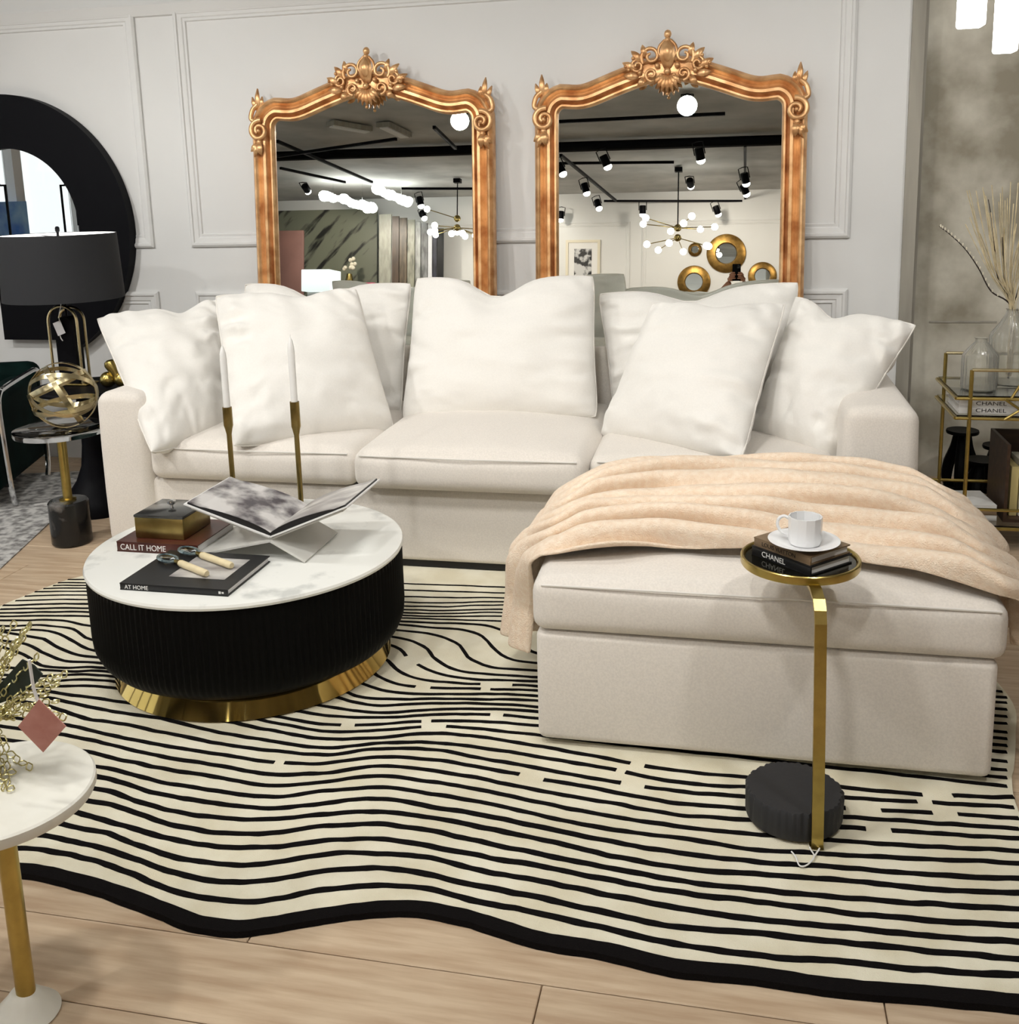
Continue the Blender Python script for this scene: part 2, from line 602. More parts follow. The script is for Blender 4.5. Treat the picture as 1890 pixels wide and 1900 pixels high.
# ================================================================== RUG
RZ = 0.010
RUG_L = [(-1.551, 1.72), (-1.9, 1.83), (-2.25, 2.05), (-2.47, 2.4), (-2.585, 2.75), (-2.573, 3.0), (-2.539, 3.132), (-2.503, 3.243), (-2.44, 3.33),
         (-2.25, 3.48), (-1.9, 3.62), (-1.2, 3.70), (-0.5, 3.72), (0.2, 3.68), (0.55, 3.40), (0.72, 3.08), (0.765, 2.853), (0.73, 2.675),
         (0.688, 2.514), (0.671, 2.464), (0.653, 2.349), (0.66, 2.2), (0.72, 2.0), (0.75, 1.86), (0.70, 1.745), (0.55, 1.716)]
BORD_PX = [(0, 1610), (50, 1614), (100, 1623), (200, 1650), (300, 1687), (360, 1710), (400, 1717), (440, 1721), (500, 1714), (600, 1697), (700, 1685), (780, 1685),
           (860, 1700), (900, 1711), (1000, 1742), (1125, 1763), (1250, 1793), (1400, 1808), (1550, 1830), (1720, 1844), (1890, 1860)]
bord = [at_z(p.x, p.y, RZ) for p in cr([(x, y, 0) for x, y in BORD_PX], 6)]
front = [Vector((p.x, p.y, 0)) for p in bord][::-1]
left = cr([(x, y, 0) for x, y in RUG_L], 5)
outline = [Vector((p.x, p.y - 0.008, 0)) for p in front[1:]] + left[1:-1]
rug = thing('wavy_rug', 'large cream wool rug with black wavy stripes under the coffee table', 'rug', (-0.9, 2.6, 0))
MB().prism([(p.x, p.y, 0.0005) for p in outline], (0, 0, RZ - 0.0005)).build('rug_pile', M_RUG, rug, False, True)


def inside(x, y, poly):
    c = False
    n = len(poly)
    for i in range(n):
        a, b = poly[i], poly[i - 1]
        if (a.y > y) != (b.y > y) and x < (b.x - a.x) * (y - a.y) / (b.y - a.y) + a.x:
            c = not c
    return c


def ribbon(mb, pts, wd, z0, z1, wig=0.0):
    n = len(pts)
    if n < 2:
        return
    v = []
    for i, p in enumerate(pts):
        t = (pts[min(i + 1, n - 1)] - pts[max(i - 1, 0)])
        t.z = 0
        if t.length < 1e-9:
            t = Vector((1, 0, 0))
        t.normalize()
        s = Vector((-t.y, t.x, 0))
        k1 = wd / 2 * (1 + wig * noise.noise(p * 30))
        k2 = wd / 2 * (1 + wig * noise.noise(p * 30 + Vector((9, 3, 1))))
        v += [Vector((p.x, p.y, z0)) + s * k1, Vector((p.x, p.y, z1)) + s * k1 * 0.9, Vector((p.x, p.y, z1)) - s * k2 * 0.9, Vector((p.x, p.y, z0)) - s * k2]
    mb.add(v, gfaces(n, 4) + [(0, 1, 2, 3), tuple(4 * (n - 1) + k for k in range(4))])


mbb = MB()
ext = [Vector((0.70, 1.755, 0)), Vector((0.62, 1.735, 0))]
extl = [Vector((-1.63, 1.768, 0)), Vector((-1.78, 1.815, 0))]
ribbon(mbb, ext + [Vector((p.x, p.y, 0)) for p in front] + extl, 0.037, 0.001, RZ + 0.004, 0.12)
mbb.build('rug_border', M_RUGK, rug, True, True)

COLS = [200, 300, 400, 500, 600, 700, 800, 900, 1000, 1125, 1250, 1400, 1550, 1720, 1890]
ST = {
    1: [1605, 1645, 1670, 1671, 1651, 1644, 1651, 1677, 1695, 1724, 1752, 1773, 1784, 1801, 1811],
    2: [1576, 1612, 1635, 1634, 1617, 1611, 1624, 1647, 1665, 1694, 1719, 1733, 1748, 1765, 1779],
    3: [1548, 1584, 1603, 1603, 1586, 1584, 1593, 1618, 1635, 1660, 1684, 1706, 1720, 1737, 1748],
    4: [1524, 1553, 1571, 1572, 1561, 1557, 1571, 1591, 1607, 1633, 1655, 1673, 1692, 1708, 1717],
    5: [1492, 1525, 1545, 1546, 1534, 1530, 1542, 1564, 1585, 1609, 1634, 1650, 1664, 1678, 1687],
    6: [1468, 1500, 1517, 1521, 1511, 1507, 1518, 1537, 1557, 1586, 1610, 1622, 1633, 1649, 1658],
    7: [1445, 1474, 1491, 1501, 1491, 1482, 1497, 1514, 1534, 1561, 1581, 1600, 1609, 1623, 1631],
    8: [1426, 1451, 1467, 1479, 1468, 1461, 1473, 1491, 1513, 1537, 1554, 1576, 1586, 1595, 1602],
    9: [1405, 1426, 1442, 1458, 1451, 1440, 1451, 1468, 1489, 1514, 1533, 1549, 1560, 1571, 1579],
    10: [1381, 1404, 1420, 1437, 1435, 1422, 1430, 1447, 1467, 1489, 1511, 1523, 1534, 1546, 1556],
    11: [1363, 1383, 1399, 1414, 1417, 1405, 1410, 1426, 1445, 1467, 1490, 1502, 1515, 1527, 1538],
    12: [1339, 1359, 1379, 1393, 1401, 1390, 1391, 1409, 1426, 1448, 1468, 1480, 1498, 1508, 1519],
    13: [1319, 1334, 1358, 1375, 1388, 1380, 1378, 1389, 1405, 1426, 1451, 1463, 1479, 1489, 1499],
    14: [1299, 1315, 1335, 1355, 1371, 1369, 1361, 1369, 1385, 1408, 1430, 1444, 1460, 1475, 1480],
}
R_END = [1459.7, 1444, 1430, 1413, 1397, 1384, 1371, 1359, 1343, 1330, 1317, 1305, 1295, 1284]
X985 = [1363, 1345.6, 1332, 1320.6, 1311, 1300, 1291, 1281.5, 1272.6, 1264, 1256.5, 1244, 1229.7, 1209]
MID = {  # right of the coffee table
    15: [(600, 1357), (700, 1356), (800, 1348), (900, 1354)], 16: [(600, 1344), (700, 1344), (800, 1338), (900, 1340)],
    17: [(600, 1327), (700, 1332), (800, 1327), (900, 1326)], 18: [(610, 1312), (700, 1323), (800, 1317), (900, 1316)],
    19: [(610, 1290), (655, 1303), (700, 1309), (800, 1306), (900, 1306)], 20: [(625, 1280), (660, 1291), (700, 1297), (800, 1297), (900, 1298)],
    21: [(650, 1258), (675, 1270), (700, 1278), (740, 1286), (800, 1288), (900, 1288)], 22: [(678, 1238), (700, 1254), (730, 1268), (783, 1275), (900, 1279)],
    23: [(708, 1220), (734, 1241), (759, 1255), (800, 1264), (900, 1270)], 24: [(732, 1200), (760, 1223), (800, 1246), (850, 1257), (900, 1262)],
    25: [(742, 1184), (775, 1195), (793, 1205), (803, 1219), (820, 1231), (846, 1244), (900, 1251)], 26: [(750, 1171), (800, 1177), (827, 1184), (853, 1198), (868, 1219), (885, 1229), (910, 1238)],
    27: [(750, 1160), (800, 1165), (858, 1169), (895, 1181), (912, 1200), (930, 1215), (953, 1225)],
    28: [(750, 1153), (800, 1156), (900, 1161), (938, 1173), (961, 1188)],
}
LEFT = {
    14: [(90, 1284)], 13: [(90, 1295)], 12: [(90, 1310), (160, 1334)], 11: [(125, 1346)], 10: [(120, 1364)], 9: [(160, 1395)],
    5: [(150, 1484)], 4: [(130, 1504)], 3: [(100, 1527)], 2: [(64, 1549)], 1: [(17, 1575), (84, 1578)],
    15: [(90, 1275), (199, 1275)], 16: [(94, 1264), (190, 1263)], 17: [(80, 1255), (182, 1253)], 18: [(66, 1243), (135, 1247), (182, 1245)],
    19: [(5, 1201), (44, 1215), (77, 1235), (118, 1240), (182, 1239)], 20: [(5, 1189), (50, 1196), (77, 1210), (118, 1226), (178, 1230)],
    21: [(81, 1186), (101, 1198), (135, 1213), (175, 1220)], 22: [(10, 1170), (67, 1169), (111, 1177), (141, 1194), (175, 1207)],
    23: [(10, 1162), (84, 1161), (135, 1168), (172, 1188)], 24: [(10, 1152), (101, 1151), (135, 1155), (168, 1162)],
    25: [(0, 1144), (165, 1144)], 26: [(0, 1138), (165, 1136)], 27: [(0, 1131), (165, 1129)], 28: [(5, 1124), (165, 1121)],
}
for k, ys in ST.items():
    MID[k] = list(zip(COLS, ys))
for i in range(14):
    MID[15 + i] = MID[15 + i] + [(985, X985[i]), (1868, R_END[i])]
lines = {k: LEFT.get(k, []) + MID[k] for k in MID}
far = [(1149, 1153, 1113), (1144, 1144, 1105), (1139, 1137, 1098), (1133, 1131, 1092), (1126, 1123, 1087), (1119, 1117, 1082), (1109, 1110, 1076), (1097, 1101, 1069), (1085, 1090, 1062)]
for i, (a, b, c) in enumerate(far):
    lines[29 + i] = [(20, c + 2), (165, c), (420, (a + c) / 2), (800, a), (938, b), (1400, b + 22), (1868, b + 60)]
GAPS = {11: [(512, 524), (969, 1006)], 12: [(1153, 1194), (1573, 1632), (1730, 1772)], 13: [(1144, 1154), (1703, 1720)], 14: [(1174, 1189), (1720, 1762)],
        15: [(790, 820)], 16: [(638, 658), (786, 794)], 17: [(917, 927)], 22: [(783, 795), (892, 908)], 23: [(894, 946)], 10: [(1614, 1651)], 24: [(760, 768)]}
for k, pl in sorted(lines.items()):
    P = [Vector((x, y, 0)) for x, y in pl]
    curve = ccr(P)
    # carry on past the frame / to the rug edge
    w3 = [at_z(p.x, p.y, RZ) for p in curve]
    px = [p.x for p in curve]
    d0 = (w3[0] - w3[6]).normalized()
    d0 = Vector((-1, 0.35 * d0.y, 0)).normalized()
    d1 = (w3[-1] - w3[-5]).normalized()
    pre = [w3[0] + d0 * 0.04 * j for j in range(28, 0, -1)]
    post = [w3[-1] + d1 * 0.03 * j for j in range(1, 8)]
    w3 = [q + Vector((0, 0.0035 * noise.noise(Vector((q.x * 14, k * 3.7, 0))), 0)) for q in w3]
    seq = [(-1, p) for p in pre] + list(zip(px, w3)) + [(5000, p) for p in post]
    wd = 0.0165 if k < 8 else (0.0150 if k < 15 else (0.0135 if k < 22 else 0.0125))
    if k > 28:
        wd = 0.009
    mb = MB()
    run = []
    for (x, p) in seq:
        ok = inside(p.x, p.y, outline) and not any(a <= x <= b for a, b in GAPS.get(k, []))
        if ok:
            run.append(p)
        else:
            ribbon(mb, run, wd, RZ - 0.002, RZ + 0.002, 0.35)
            run = []
    ribbon(mb, run, wd, RZ - 0.002, RZ + 0.002, 0.35)
    if mb.v:
        mb.build('rug_stripe', M_RUGK, rug, True, True)

# ================================================================== SOFA
def cushion(name, c, sz, r, crown, parent, m=M_FAB, seed=0, wr=0.004, n=26, front_drop=0.0):
    hx, hy, hz = [k / 2 for k in sz]
    vs, fs = [], []
    idx = {}

    def put(p):
        key = (round(p[0], 5), round(p[1], 5), round(p[2], 5))
        if key not in idx:
            idx[key] = len(vs)
            vs.append(Vector(p))
        return idx[key]

    g = [math.sin((-1 + 2 * i / n) * PI / 2) * 0.35 + (-1 + 2 * i / n) * 0.65 for i in range(n + 1)]
    gz = [-1 + 2 * i / 8 for i in range(9)]

    def quad(fn, A, B):
        for i in range(len(A) - 1):
            for j in range(len(B) - 1):
                fs.append((put(fn(A[i], B[j])), put(fn(A[i + 1], B[j])), put(fn(A[i + 1], B[j + 1])), put(fn(A[i], B[j + 1]))))

    for s in (-1, 1):
        quad(lambda a, b: (a, b, s), g, g)
        quad(lambda a, b: (a, s, b), g, gz)
        quad(lambda a, b: (s, a, b), g, gz)
    out = []
    for p in vs:
        q = Vector((p.x * hx, p.y * hy, p.z * hz))
        inn = Vector((max(-hx + r, min(hx - r, q.x)), max(-hy + r, min(hy - r, q.y)), max(-hz + r, min(hz - r, q.z))))
        d = q - inn
        if d.length > 1e-9:
            q = inn + d.normalized() * r
        u, v = p.x, p.y
        top = (p.z + 1) / 2
        q.z += crown * (1 - u * u) ** 0.8 * (1 - v * v) ** 0.6 * top - front_drop * top * max(0, -v) ** 3
        b = (1 - p.z * p.z)
        q.y += (0.012 * b * (1 - u * u)) * (1 if v > 0 else -1) * (abs(v) ** 6)
        q.x += (0.012 * b * (1 - v * v)) * (1 if u > 0 else -1) * (abs(u) ** 6)
        nv = Vector((q.x * 5 + seed, q.y * 5, q.z * 5))
        q.z += wr * noise.noise(nv) * top
        q.z += wr * 0.8 * math.sin(22 * u * hx + 3 * noise.noise(nv)) * max(0, abs(v) - 0.45) * top
        out.append(q + Vector(c))
    o = mesh(name, out, fs, m, parent, True, True)
    return o


def piping(c, sz, r, z, parent, crown=0.0, dz=None):
    hx, hy = sz[0] / 2 - r * 0.25, sz[1] / 2 - r * 0.25
    pts = []
    k = 0.03
    for (sx, sy) in ((-1, -1), (1, -1), (1, 1), (-1, 1)):
        pts.append((sx, sy))
    path = []
    for i in range(4):
        a, b = pts[i], pts[(i + 1) % 4]
        for j in range(14):
            t = j / 14
            x, y = a[0] + (b[0] - a[0]) * t, a[1] + (b[1] - a[1]) * t
            if abs(abs(x) - 1) < 1e-6 and abs(abs(y) - 1) < 1e-6:
                x, y = x * (1 - k * 0.4 / hx), y * (1 - k * 0.4 / hy)
            path.append(Vector((c[0] + x * hx, c[1] + y * hy, z - (0.006 if abs(x) > 0.9 and abs(y) > 0.9 else 0))))
    return MB().tube(path, 0.0032, 6, True).build('piping', M_PIPE, parent, True, True)


SX0, SX1, SA, SAR = -2.50, 0.61, 0.215, 0.245   # outer sides, arm widths
SYF, SYB = 3.56, 4.60
sofa = thing('sofa', 'deep ivory linen three seat sofa standing before the gold mirrors', 'sofa', ((SX0 + SX1) / 2, 4.1, RZ))
MB().rbox(((SX0 + SX1) / 2, (SYF + SYB) / 2 + 0.01, 0.184), (SX1 - SX0 - 0.02, SYB - SYF - 0.04, 0.292), 0.02).build('sofa_base', M_FAB, sofa, True, True)
MB().box(((SX0 + SX1) / 2, (SYF + SYB) / 2 + 0.01, 0.030), (SX1 - SX0 - 0.05, SYB - SYF - 0.07, 0.034)).build('plinth', M_DARK, sofa, False, True)  # black box put in for the shadow gap under the sofa base
for (lx, ly) in ((SX0 + 0.12, SYF + 0.1), (SX1 - 0.12, SYF + 0.1), (SX0 + 0.12, SYB - 0.1), (SX1 - 0.12, SYB - 0.1), (-0.95, SYF + 0.1), (-0.95, SYB - 0.1)):
    MB().lathe([(0.035, 0.0), (0.035, 0.025)], 12, (lx, ly, RZ + 0.0028)).build('foot', M_DARK, sofa, True, True)


def arm_fn(hw, hz):
    def fn(p):
        q = p.copy()
        if p.z > 0:
            q.z += 0.012 * (1 - (p.x / hw) ** 2) * 1.0
        q.x *= 1 + 0.05 * (1 - (p.z / hz) ** 2)
        return q
    return fn


MB().rbox((SX0 + SA / 2, 4.08, 0.358), (SA, 1.04, 0.636), 0.045, 5, fn=arm_fn(SA / 2, 0.31), cuts=2).build('arm', M_FAB, sofa, True, True)
MB().rbox((SX1 - SAR / 2, 4.08, 0.358), (SAR, 1.04, 0.636), 0.045, 5, fn=arm_fn(SAR / 2, 0.31), cuts=2).build('arm', M_FAB, sofa, True, True)
MB().rbox(((SX0 + SX1) / 2, SYB - 0.065, 0.40), (SX1 - SX0 - 0.46, 0.13, 0.66), 0.045, 4).build('sofa_back', M_FAB, sofa, True, True)
sx = [SX0 + SA + 0.005, -1.395, -0.515, SX1 - SAR - 0.005]
for i in range(3):
    cx, wx = (sx[i] + sx[i + 1]) / 2, sx[i + 1] - sx[i] - 0.012
    zc = 0.41 if i != 1 else 0.418
    y0 = 3.545 if i != 1 else 3.495
    cs = (wx + (0.012 if i == 1 else 0), 4.455 - y0, 0.15)
    cc = (cx, (4.455 + y0) / 2, zc)
    cu = cushion('seat_cushion', cc, cs, 0.045, 0.055 if i == 1 else 0.035, sofa, seed=i * 7)
    MB().tube([(cx - cs[0] / 2 + 0.03, y0 + 0.004, zc + 0.058), (cx, y0 - 0.012, zc + 0.060), (cx + cs[0] / 2 - 0.03, y0 + 0.004, zc + 0.058)], 0.0032, 6).build('piping', M_PIPE, cu, True, True)

# ------------------------------------------------------------------ ottoman
OX0, OX1, OYF, OYB = -0.490, 0.615, 2.415, 3.475
ott = thing('ottoman', 'large square ivory linen ottoman pushed against the sofa, with a cream throw over it', 'ottoman', ((OX0 + OX1) / 2, (OYF + OYB) / 2, RZ))
MB().rbox(((OX0 + OX1) / 2, (OYF + OYB) / 2, 0.1775), (OX1 - OX0, OYB - OYF, 0.305), 0.022, 4).build('ottoman_base', M_FAB, ott, True, True)
for (lx, ly) in ((OX0 + 0.1, OYF + 0.1), (OX1 - 0.1, OYF + 0.1), (OX0 + 0.1, OYB - 0.1), (OX1 - 0.1, OYB - 0.1)):
    MB().lathe([(0.035, 0.0), (0.035, 0.03)], 12, (lx, ly, RZ + 0.0028)).build('foot', M_DARK, ott, True, True)
oc = ((OX0 + OX1) / 2 + 0.004, (OYF + OYB) / 2 - 0.005, 0.400)
osz = (OX1 - OX0 + 0.02, OYB - OYF + 0.01, 0.14)
ocu = cushion('ottoman_cushion', oc, osz, 0.032, 0.045, ott, seed=33, wr=0.003, n=30)
MB().tube([(OX0 + 0.02, OYF - 0.006, 0.4565), (-0.2, OYF - 0.016, 0.462), (0.3, OYF - 0.016, 0.462), (OX1 - 0.005, OYF - 0.006, 0.4565)], 0.0033, 6).build('piping', M_PIPE, ocu, True, True)


def otop(x, y):
    u = max(-1, min(1, (x - oc[0]) / (osz[0] / 2)))
    v = max(-1, min(1, (y - oc[1]) / (osz[1] / 2)))
    return 0.47 + 0.045 * (1 - u * u) ** 0.8 * (1 - v * v) ** 0.6


# ------------------------------------------------------------------ throw
NU, NV = 120, 110
fr_x = [-0.9, -0.62, -0.43, -0.21, 0.06, 0.30, 0.43, 0.54, 0.65, 0.9]
fr_y = [2.60, 2.545, 2.53, 2.565, 2.57, 2.545, 2.52, 2.475, 2.44, 2.43]
bk_y = [3.10, 3.20, 3.30, 3.41, 3.46, 3.44, 3.41, 3.36, 3.28, 3.15]
tv = []
XA, XB = oc[0] - osz[0] / 2, oc[0] + osz[0] / 2
HL, HR = 0.31, 0.17
for i in range(NU):
    s = i / (NU - 1)
    L = HL + (XB - XA) + HR
    a = s * L
    for j in range(NV):
        v = j / (NV - 1)
        if a < HL:
            dn = HL - a
            x, base, hang = XA - 0.02 - 0.035 * (dn / HL), 0.462 - dn, dn
        elif a > HL + XB - XA:
            dn = a - HL - (XB - XA)
            x, base, hang = XB + 0.022 + 0.10 * dn, 0.465 - dn * 0.93, dn
        else:
            x, base, hang = XA + (a - HL), None, 0.0
        y0 = float(np.interp(x, fr_x, fr_y))
        y1 = float(np.interp(x, fr_x, bk_y))
        if hang and a < HL:
            k = min(1, hang / 0.18)
            y0 += 0.10 * k
            y1 -= 0.10 * k
        y = y0 + (y1 - y0) * v
        wob = noise.noise(Vector((x * 1.6, y * 2.2, 3.1)))
        ph = 0.22 + v * 6.3 + 0.75 * wob + 0.25 * math.sin(x * 3.0 + v * 4)
        am = 0.066 * (0.8 + 0.6 * noise.noise(Vector((x * 2.0, v * 6, 9))))
        rid = (0.5 - 0.5 * math.cos(ph * 2 * PI)) ** 0.75
        edge = min(1.0, v / 0.03, (1 - v) / 0.03)
        fold = am * rid + 0.010 * noise.noise(Vector((x * 7, y * 9, 0)))
        if base is None:
            ee = min(1.0, (x - XA) / 0.09, (XB - x) / 0.09)
            z = otop(x, y) + 0.014 + fold * (0.35 + 0.65 * max(0, ee)) + 0.004 * edge
            tv.append((x, y + 0.03 * wob * 0.6 - fold * 1.05, z))
        else:
            sg = -1 if a < HL else 1
            bl = min(1, hang / 0.06)
            tv.append((x + sg * (fold * (0.7 + 0.8 * bl) * 1.1 + 0.004), y, base + 0.014 * (1 - bl)))
tf = gfaces(NU, NV)
throw = thing('throw_blanket', 'cream faux fur throw draped in folds across the ottoman', 'blanket', (oc[0], 3.0, 0.5))
to = mesh('throw_cloth', tv, tf, M_FUR, throw, True, True)
md = to.modifiers.new('thick', 'SOLIDIFY')
md.thickness = 0.010
md.offset = 1.0
md = to.modifiers.new('soft', 'SUBSURF')
md.levels = md.render_levels = 1

# ================================================================== PILLOWS
def pillow(label, TL, TR, BR, BL, T, chop=0.0, chopx=0.0, bow=0.06, seed=0, wr=0.012, wl=1.0, wrr=1.0, sag=0.0, chw=0.30):
    TL, TR, BR, BL = [Vector(p) for p in (TL, TR, BR, BL)]
    n = 72
    ctr = (TL + TR + BR + BL) / 4
    U = ((TR + BR) - (TL + BL)).normalized()
    nrm = U.cross(((TL + TR) - (BL + BR)).normalized()).normalized()
    if nrm.y > 0:
        nrm = -nrm
    hgt = ((TL + TR) - (BL + BR)).length / 2
    vs = []

    def P(s, t, side):
        x = s * (1 - bow * (1 - t * t))
        y = t * (1 - bow * (1 - s * s) * (1.0 if t > 0 else 0.5))
        rc = 1 - 0.045 * abs(s * t) ** 5
        x, y = x * rc, y * rc
        cw = math.exp(-((s - chopx) / chw) ** 2)
        up = max(0.0, (t + 0.15) / 1.15)
        y -= (chop / hgt * 2) * cw * up ** 2.2
        a, b = (x + 1) / 2, (y + 1) / 2
        p = (BL * (1 - a) + BR * a) * (1 - b) + (TL * (1 - a) + TR * a) * b
        prof = (max(0, 1 - s * s) ** 0.50) * (max(0, 1 - t * t) ** 0.45)
        h = T / 2 * prof
        # more filling low down, hollow at the chop
        h *= (1.10 - 0.18 * t)
        if side > 0:
            h -= chop * 0.55 * cw * up ** 1.6 * prof
            h += chop * 0.22 * (math.exp(-((s - chopx - chw * 1.15) / 0.16) ** 2) + math.exp(-((s - chopx + chw * 1.15) / 0.16) ** 2)) * up ** 2 * prof
        q = Vector((s * 2.2 + seed, t * 2.2, side * 2))
        wq = wr * 1.7
        # radiating wrinkles from the side seams and corners
        e_l, e_r = max(0, -s) ** 3 * wl, max(0, s) ** 3 * wrr
        nz = noise.noise(q)
        nz2 = noise.noise(q * 2.6 + Vector((5, 1, 0)))
        el = wl * math.exp(-(1 + s) / 0.42)
        er = wrr * math.exp(-(1 - s) / 0.42)
        eb = 0.5 * math.exp(-(1 + t) / 0.25)
        pl = math.sin(t * 15 + 3.0 * nz + seed) + 0.5 * math.sin(t * 25 + 3 * nz2 + seed * 3)
        pb = math.sin(s * 15 + 5.0 * nz + seed * 2)
        gate = max(0.0, 0.6 + noise.noise(q * 1.5 + Vector((2, 7, 0))) * 1.1)
        w_ = wr * 1.7 * prof ** 0.45 * gate * ((el + er) * pl + eb * pb)
        w_ += 0.016 * prof ** 0.6 * nz 
        w_ += wr * 1.0 * (abs(s * t) ** 1.5) * math.sin((s * t) * 12 + (s + t) * 9 + seed * 2) * prof ** 0.4
        h += w_
        p = p + nrm * (h * side)
        p.z -= sag * (1 - s * s) * (1 - t * t)
        return p

    N = n + 1
    for side in (1, -1):
        for i in range(N):
            for j in range(N):
                s, t = math.sin((-1 + 2 * i / n) * PI / 2), math.sin((-1 + 2 * j / n) * PI / 2)
                vs.append(P(s, t, side))
    fs = gfaces(N, N) + [tuple(reversed(q)) for q in gfaces(N, N, off=N * N)]
    root = thing('throw_pillow', label, 'pillow', tuple((BL + BR) / 2), 0, 'ivory pillows on the sofa')
    me = mesh('pillow_cover', vs, fs, M_PIL, root, True, True)
    bm = bmesh.new()
    bm.from_mesh(me.data)
    bmesh.ops.remove_doubles(bm, verts=bm.verts, dist=0.0008)
    bmesh.ops.recalc_face_normals(bm, faces=bm.faces)
    bm.to_mesh(me.data)
    bm.free()
    ring = []
    for k in range(4):
        for i in range(24):
            u = math.sin((-1 + 2 * i / 24) * PI / 2)
            s, t = [(u, -1), (1, u), (-u, 1), (-1, -u)][k]
            ring.append(P(s, t, 1))
    MB().tube(ring, 0.0035, 6, True).build('seam', M_PIPE, root, True, True)
    return root


def seat_pt(x, y, z):
    return at_z(x, y, z)


def up_pt(x, y, Y):
    return at_y(x, y, Y)


# back row first
pillow('ivory pillow in the back row, half hidden behind a pillow near the candles', up_pt(448, 523, 4.36), up_pt(768, 522, 4.36), up_pt(747, 772, 4.20), up_pt(470, 780, 4.20), 0.22, chop=0.075, chopx=-0.08, seed=2.0, bow=0.05, wl=.5)
pillow('broad ivory back pillow with deep centre dent, middle of the sofa', up_pt(768, 512, 4.28), up_pt(1106, 508, 4.28), at_y(1113, 778, 4.06), at_y(741, 782, 4.06), 0.25, chop=0.085, chopx=-0.05, seed=5.0, bow=0.045, wr=0.008)
pillow('ivory pillow in the back row right, behind the front pillow', up_pt(1105, 542, 4.36), up_pt(1488, 520, 4.36), up_pt(1450, 762, 4.22), up_pt(1135, 762, 4.22), 0.22, chop=0.055, chopx=-0.05, seed=8.0, bow=0.04, wrr=.5)
# front row
pillow('ivory pillow leaning on the left sofa arm', up_pt(174, 588, 4.06), up_pt(412, 552, 4.22), at_y(445, 800, 3.96), at_z(280, 846, 0.475), 0.24, chop=0.05, chopx=0.30, seed=11.0, bow=0.05, wr=0.014)
pillow('ivory front pillow behind the two candlesticks', up_pt(395, 545, 4.02), up_pt(664, 531, 4.10), at_y(737, 803, 3.96), at_z(428, 834, 0.487), 0.25, chop=0.03, chopx=0.2, seed=14.0, bow=0.045, wr=0.015, wrr=.7)
pillow('ivory front pillow at the right, tilted beside the ottoman throw', up_pt(1208, 558, 4.02), up_pt(1462, 560, 4.04), at_z(1380, 858, 0.50), at_y(1108, 812, 3.98), 0.25, chop=0.02, chopx=0.1, seed=17.0, bow=0.05, wr=0.013, wl=.5)
pillow('ivory pillow slumped over the right sofa arm', up_pt(1474, 545, 4.20), up_pt(1706, 600, 4.02), at_y(1545, 864, 3.72), at_y(1386, 812, 3.94), 0.25, chop=0.05, chopx=-0.25, seed=20.0, bow=0.06, wr=0.017, wl=.5)
# ================================================================== GOLD MIRRORS
HW = 0.5675        # half distance between post centre lines


def top_z(x):
    a = abs(x)
    t = min(1, max(0, a / 0.44))
    sm = t * t * (3 - 2 * t)
    return 1.868 + 0.100 * (1 - sm) - 0.012 * math.exp(-((a - 0.40) / 0.09) ** 2)


def frame_path():
    P = [(-HW, 0.06)]
    P += [(-HW, z) for z in np.linspace(0.2, 1.76, 14)]
    for k in range(1, 8):
        a = PI - PI / 2 * k / 8
        P.append((-HW + 0.09 + 0.09 * math.cos(a), 1.775 + 0.09 * math.sin(a)))
    xs = np.linspace(-HW + 0.10, HW - 0.10, 41)
    P += [(x, top_z(x)) for x in xs]
    for k in range(1, 8):
        a = PI / 2 - PI / 2 * k / 8
        P.append((HW - 0.09 + 0.09 * math.cos(a), 1.775 + 0.09 * math.sin(a)))
    P += [(HW, z) for z in np.linspace(1.76, 0.2, 14)]
    P += [(HW, 0.06)]
    return P


FPROF = [(-0.055, -0.024), (-0.055, 0.016), (-0.050, 0.032), (-0.038, 0.046), (-0.027, 0.042), (-0.021, 0.022), (-0.012, 0.016), (-0.002, 0.024), (0.008, 0.042),
         (0.021, 0.042), (0.028, 0.022), (0.034, 0.010), (0.040, 0.026), (0.048, 0.026), (0.055, 0.012), (0.055, -0.024)]


def spiral(cx, cz, r0, r1, a0, turns, sgn, y, n=26, lift=0.012):
    pts, rad = [], []
    for i in range(n):
        t = i / (n - 1)
        r = r0 + (r1 - r0) * t
        a = a0 + sgn * turns * 2 * PI * t
        pts.append((cx + r * math.cos(a), y - lift * t, cz + r * math.sin(a)))
        rad.append(1.0)
    return pts


def leaf(mb, base, tip, wd, y, bulge=0.02, n=7):
    b, t = Vector((base[0], y, base[1])), Vector((tip[0], y, tip[1]))
    d = t - b
    sd = Vector((-d.z, 0, d.x)).normalized()
    v = []
    for i in range(n):
        k = i / (n - 1)
        wv = wd * math.sin(PI * min(1, k * 0.85 + 0.12)) ** 0.8
        c = b + d * k + Vector((0, -bulge * math.sin(PI * k), 0))
        v += [c + sd * wv, c + Vector((0, -bulge * 0.6, 0)), c - sd * wv, c + Vector((0, bulge * 0.6, 0))]
    mb.add(v, gfaces(n, 4, False, True) + [(0, 1, 2, 3), tuple(4 * (n - 1) + q for q in range(4))])


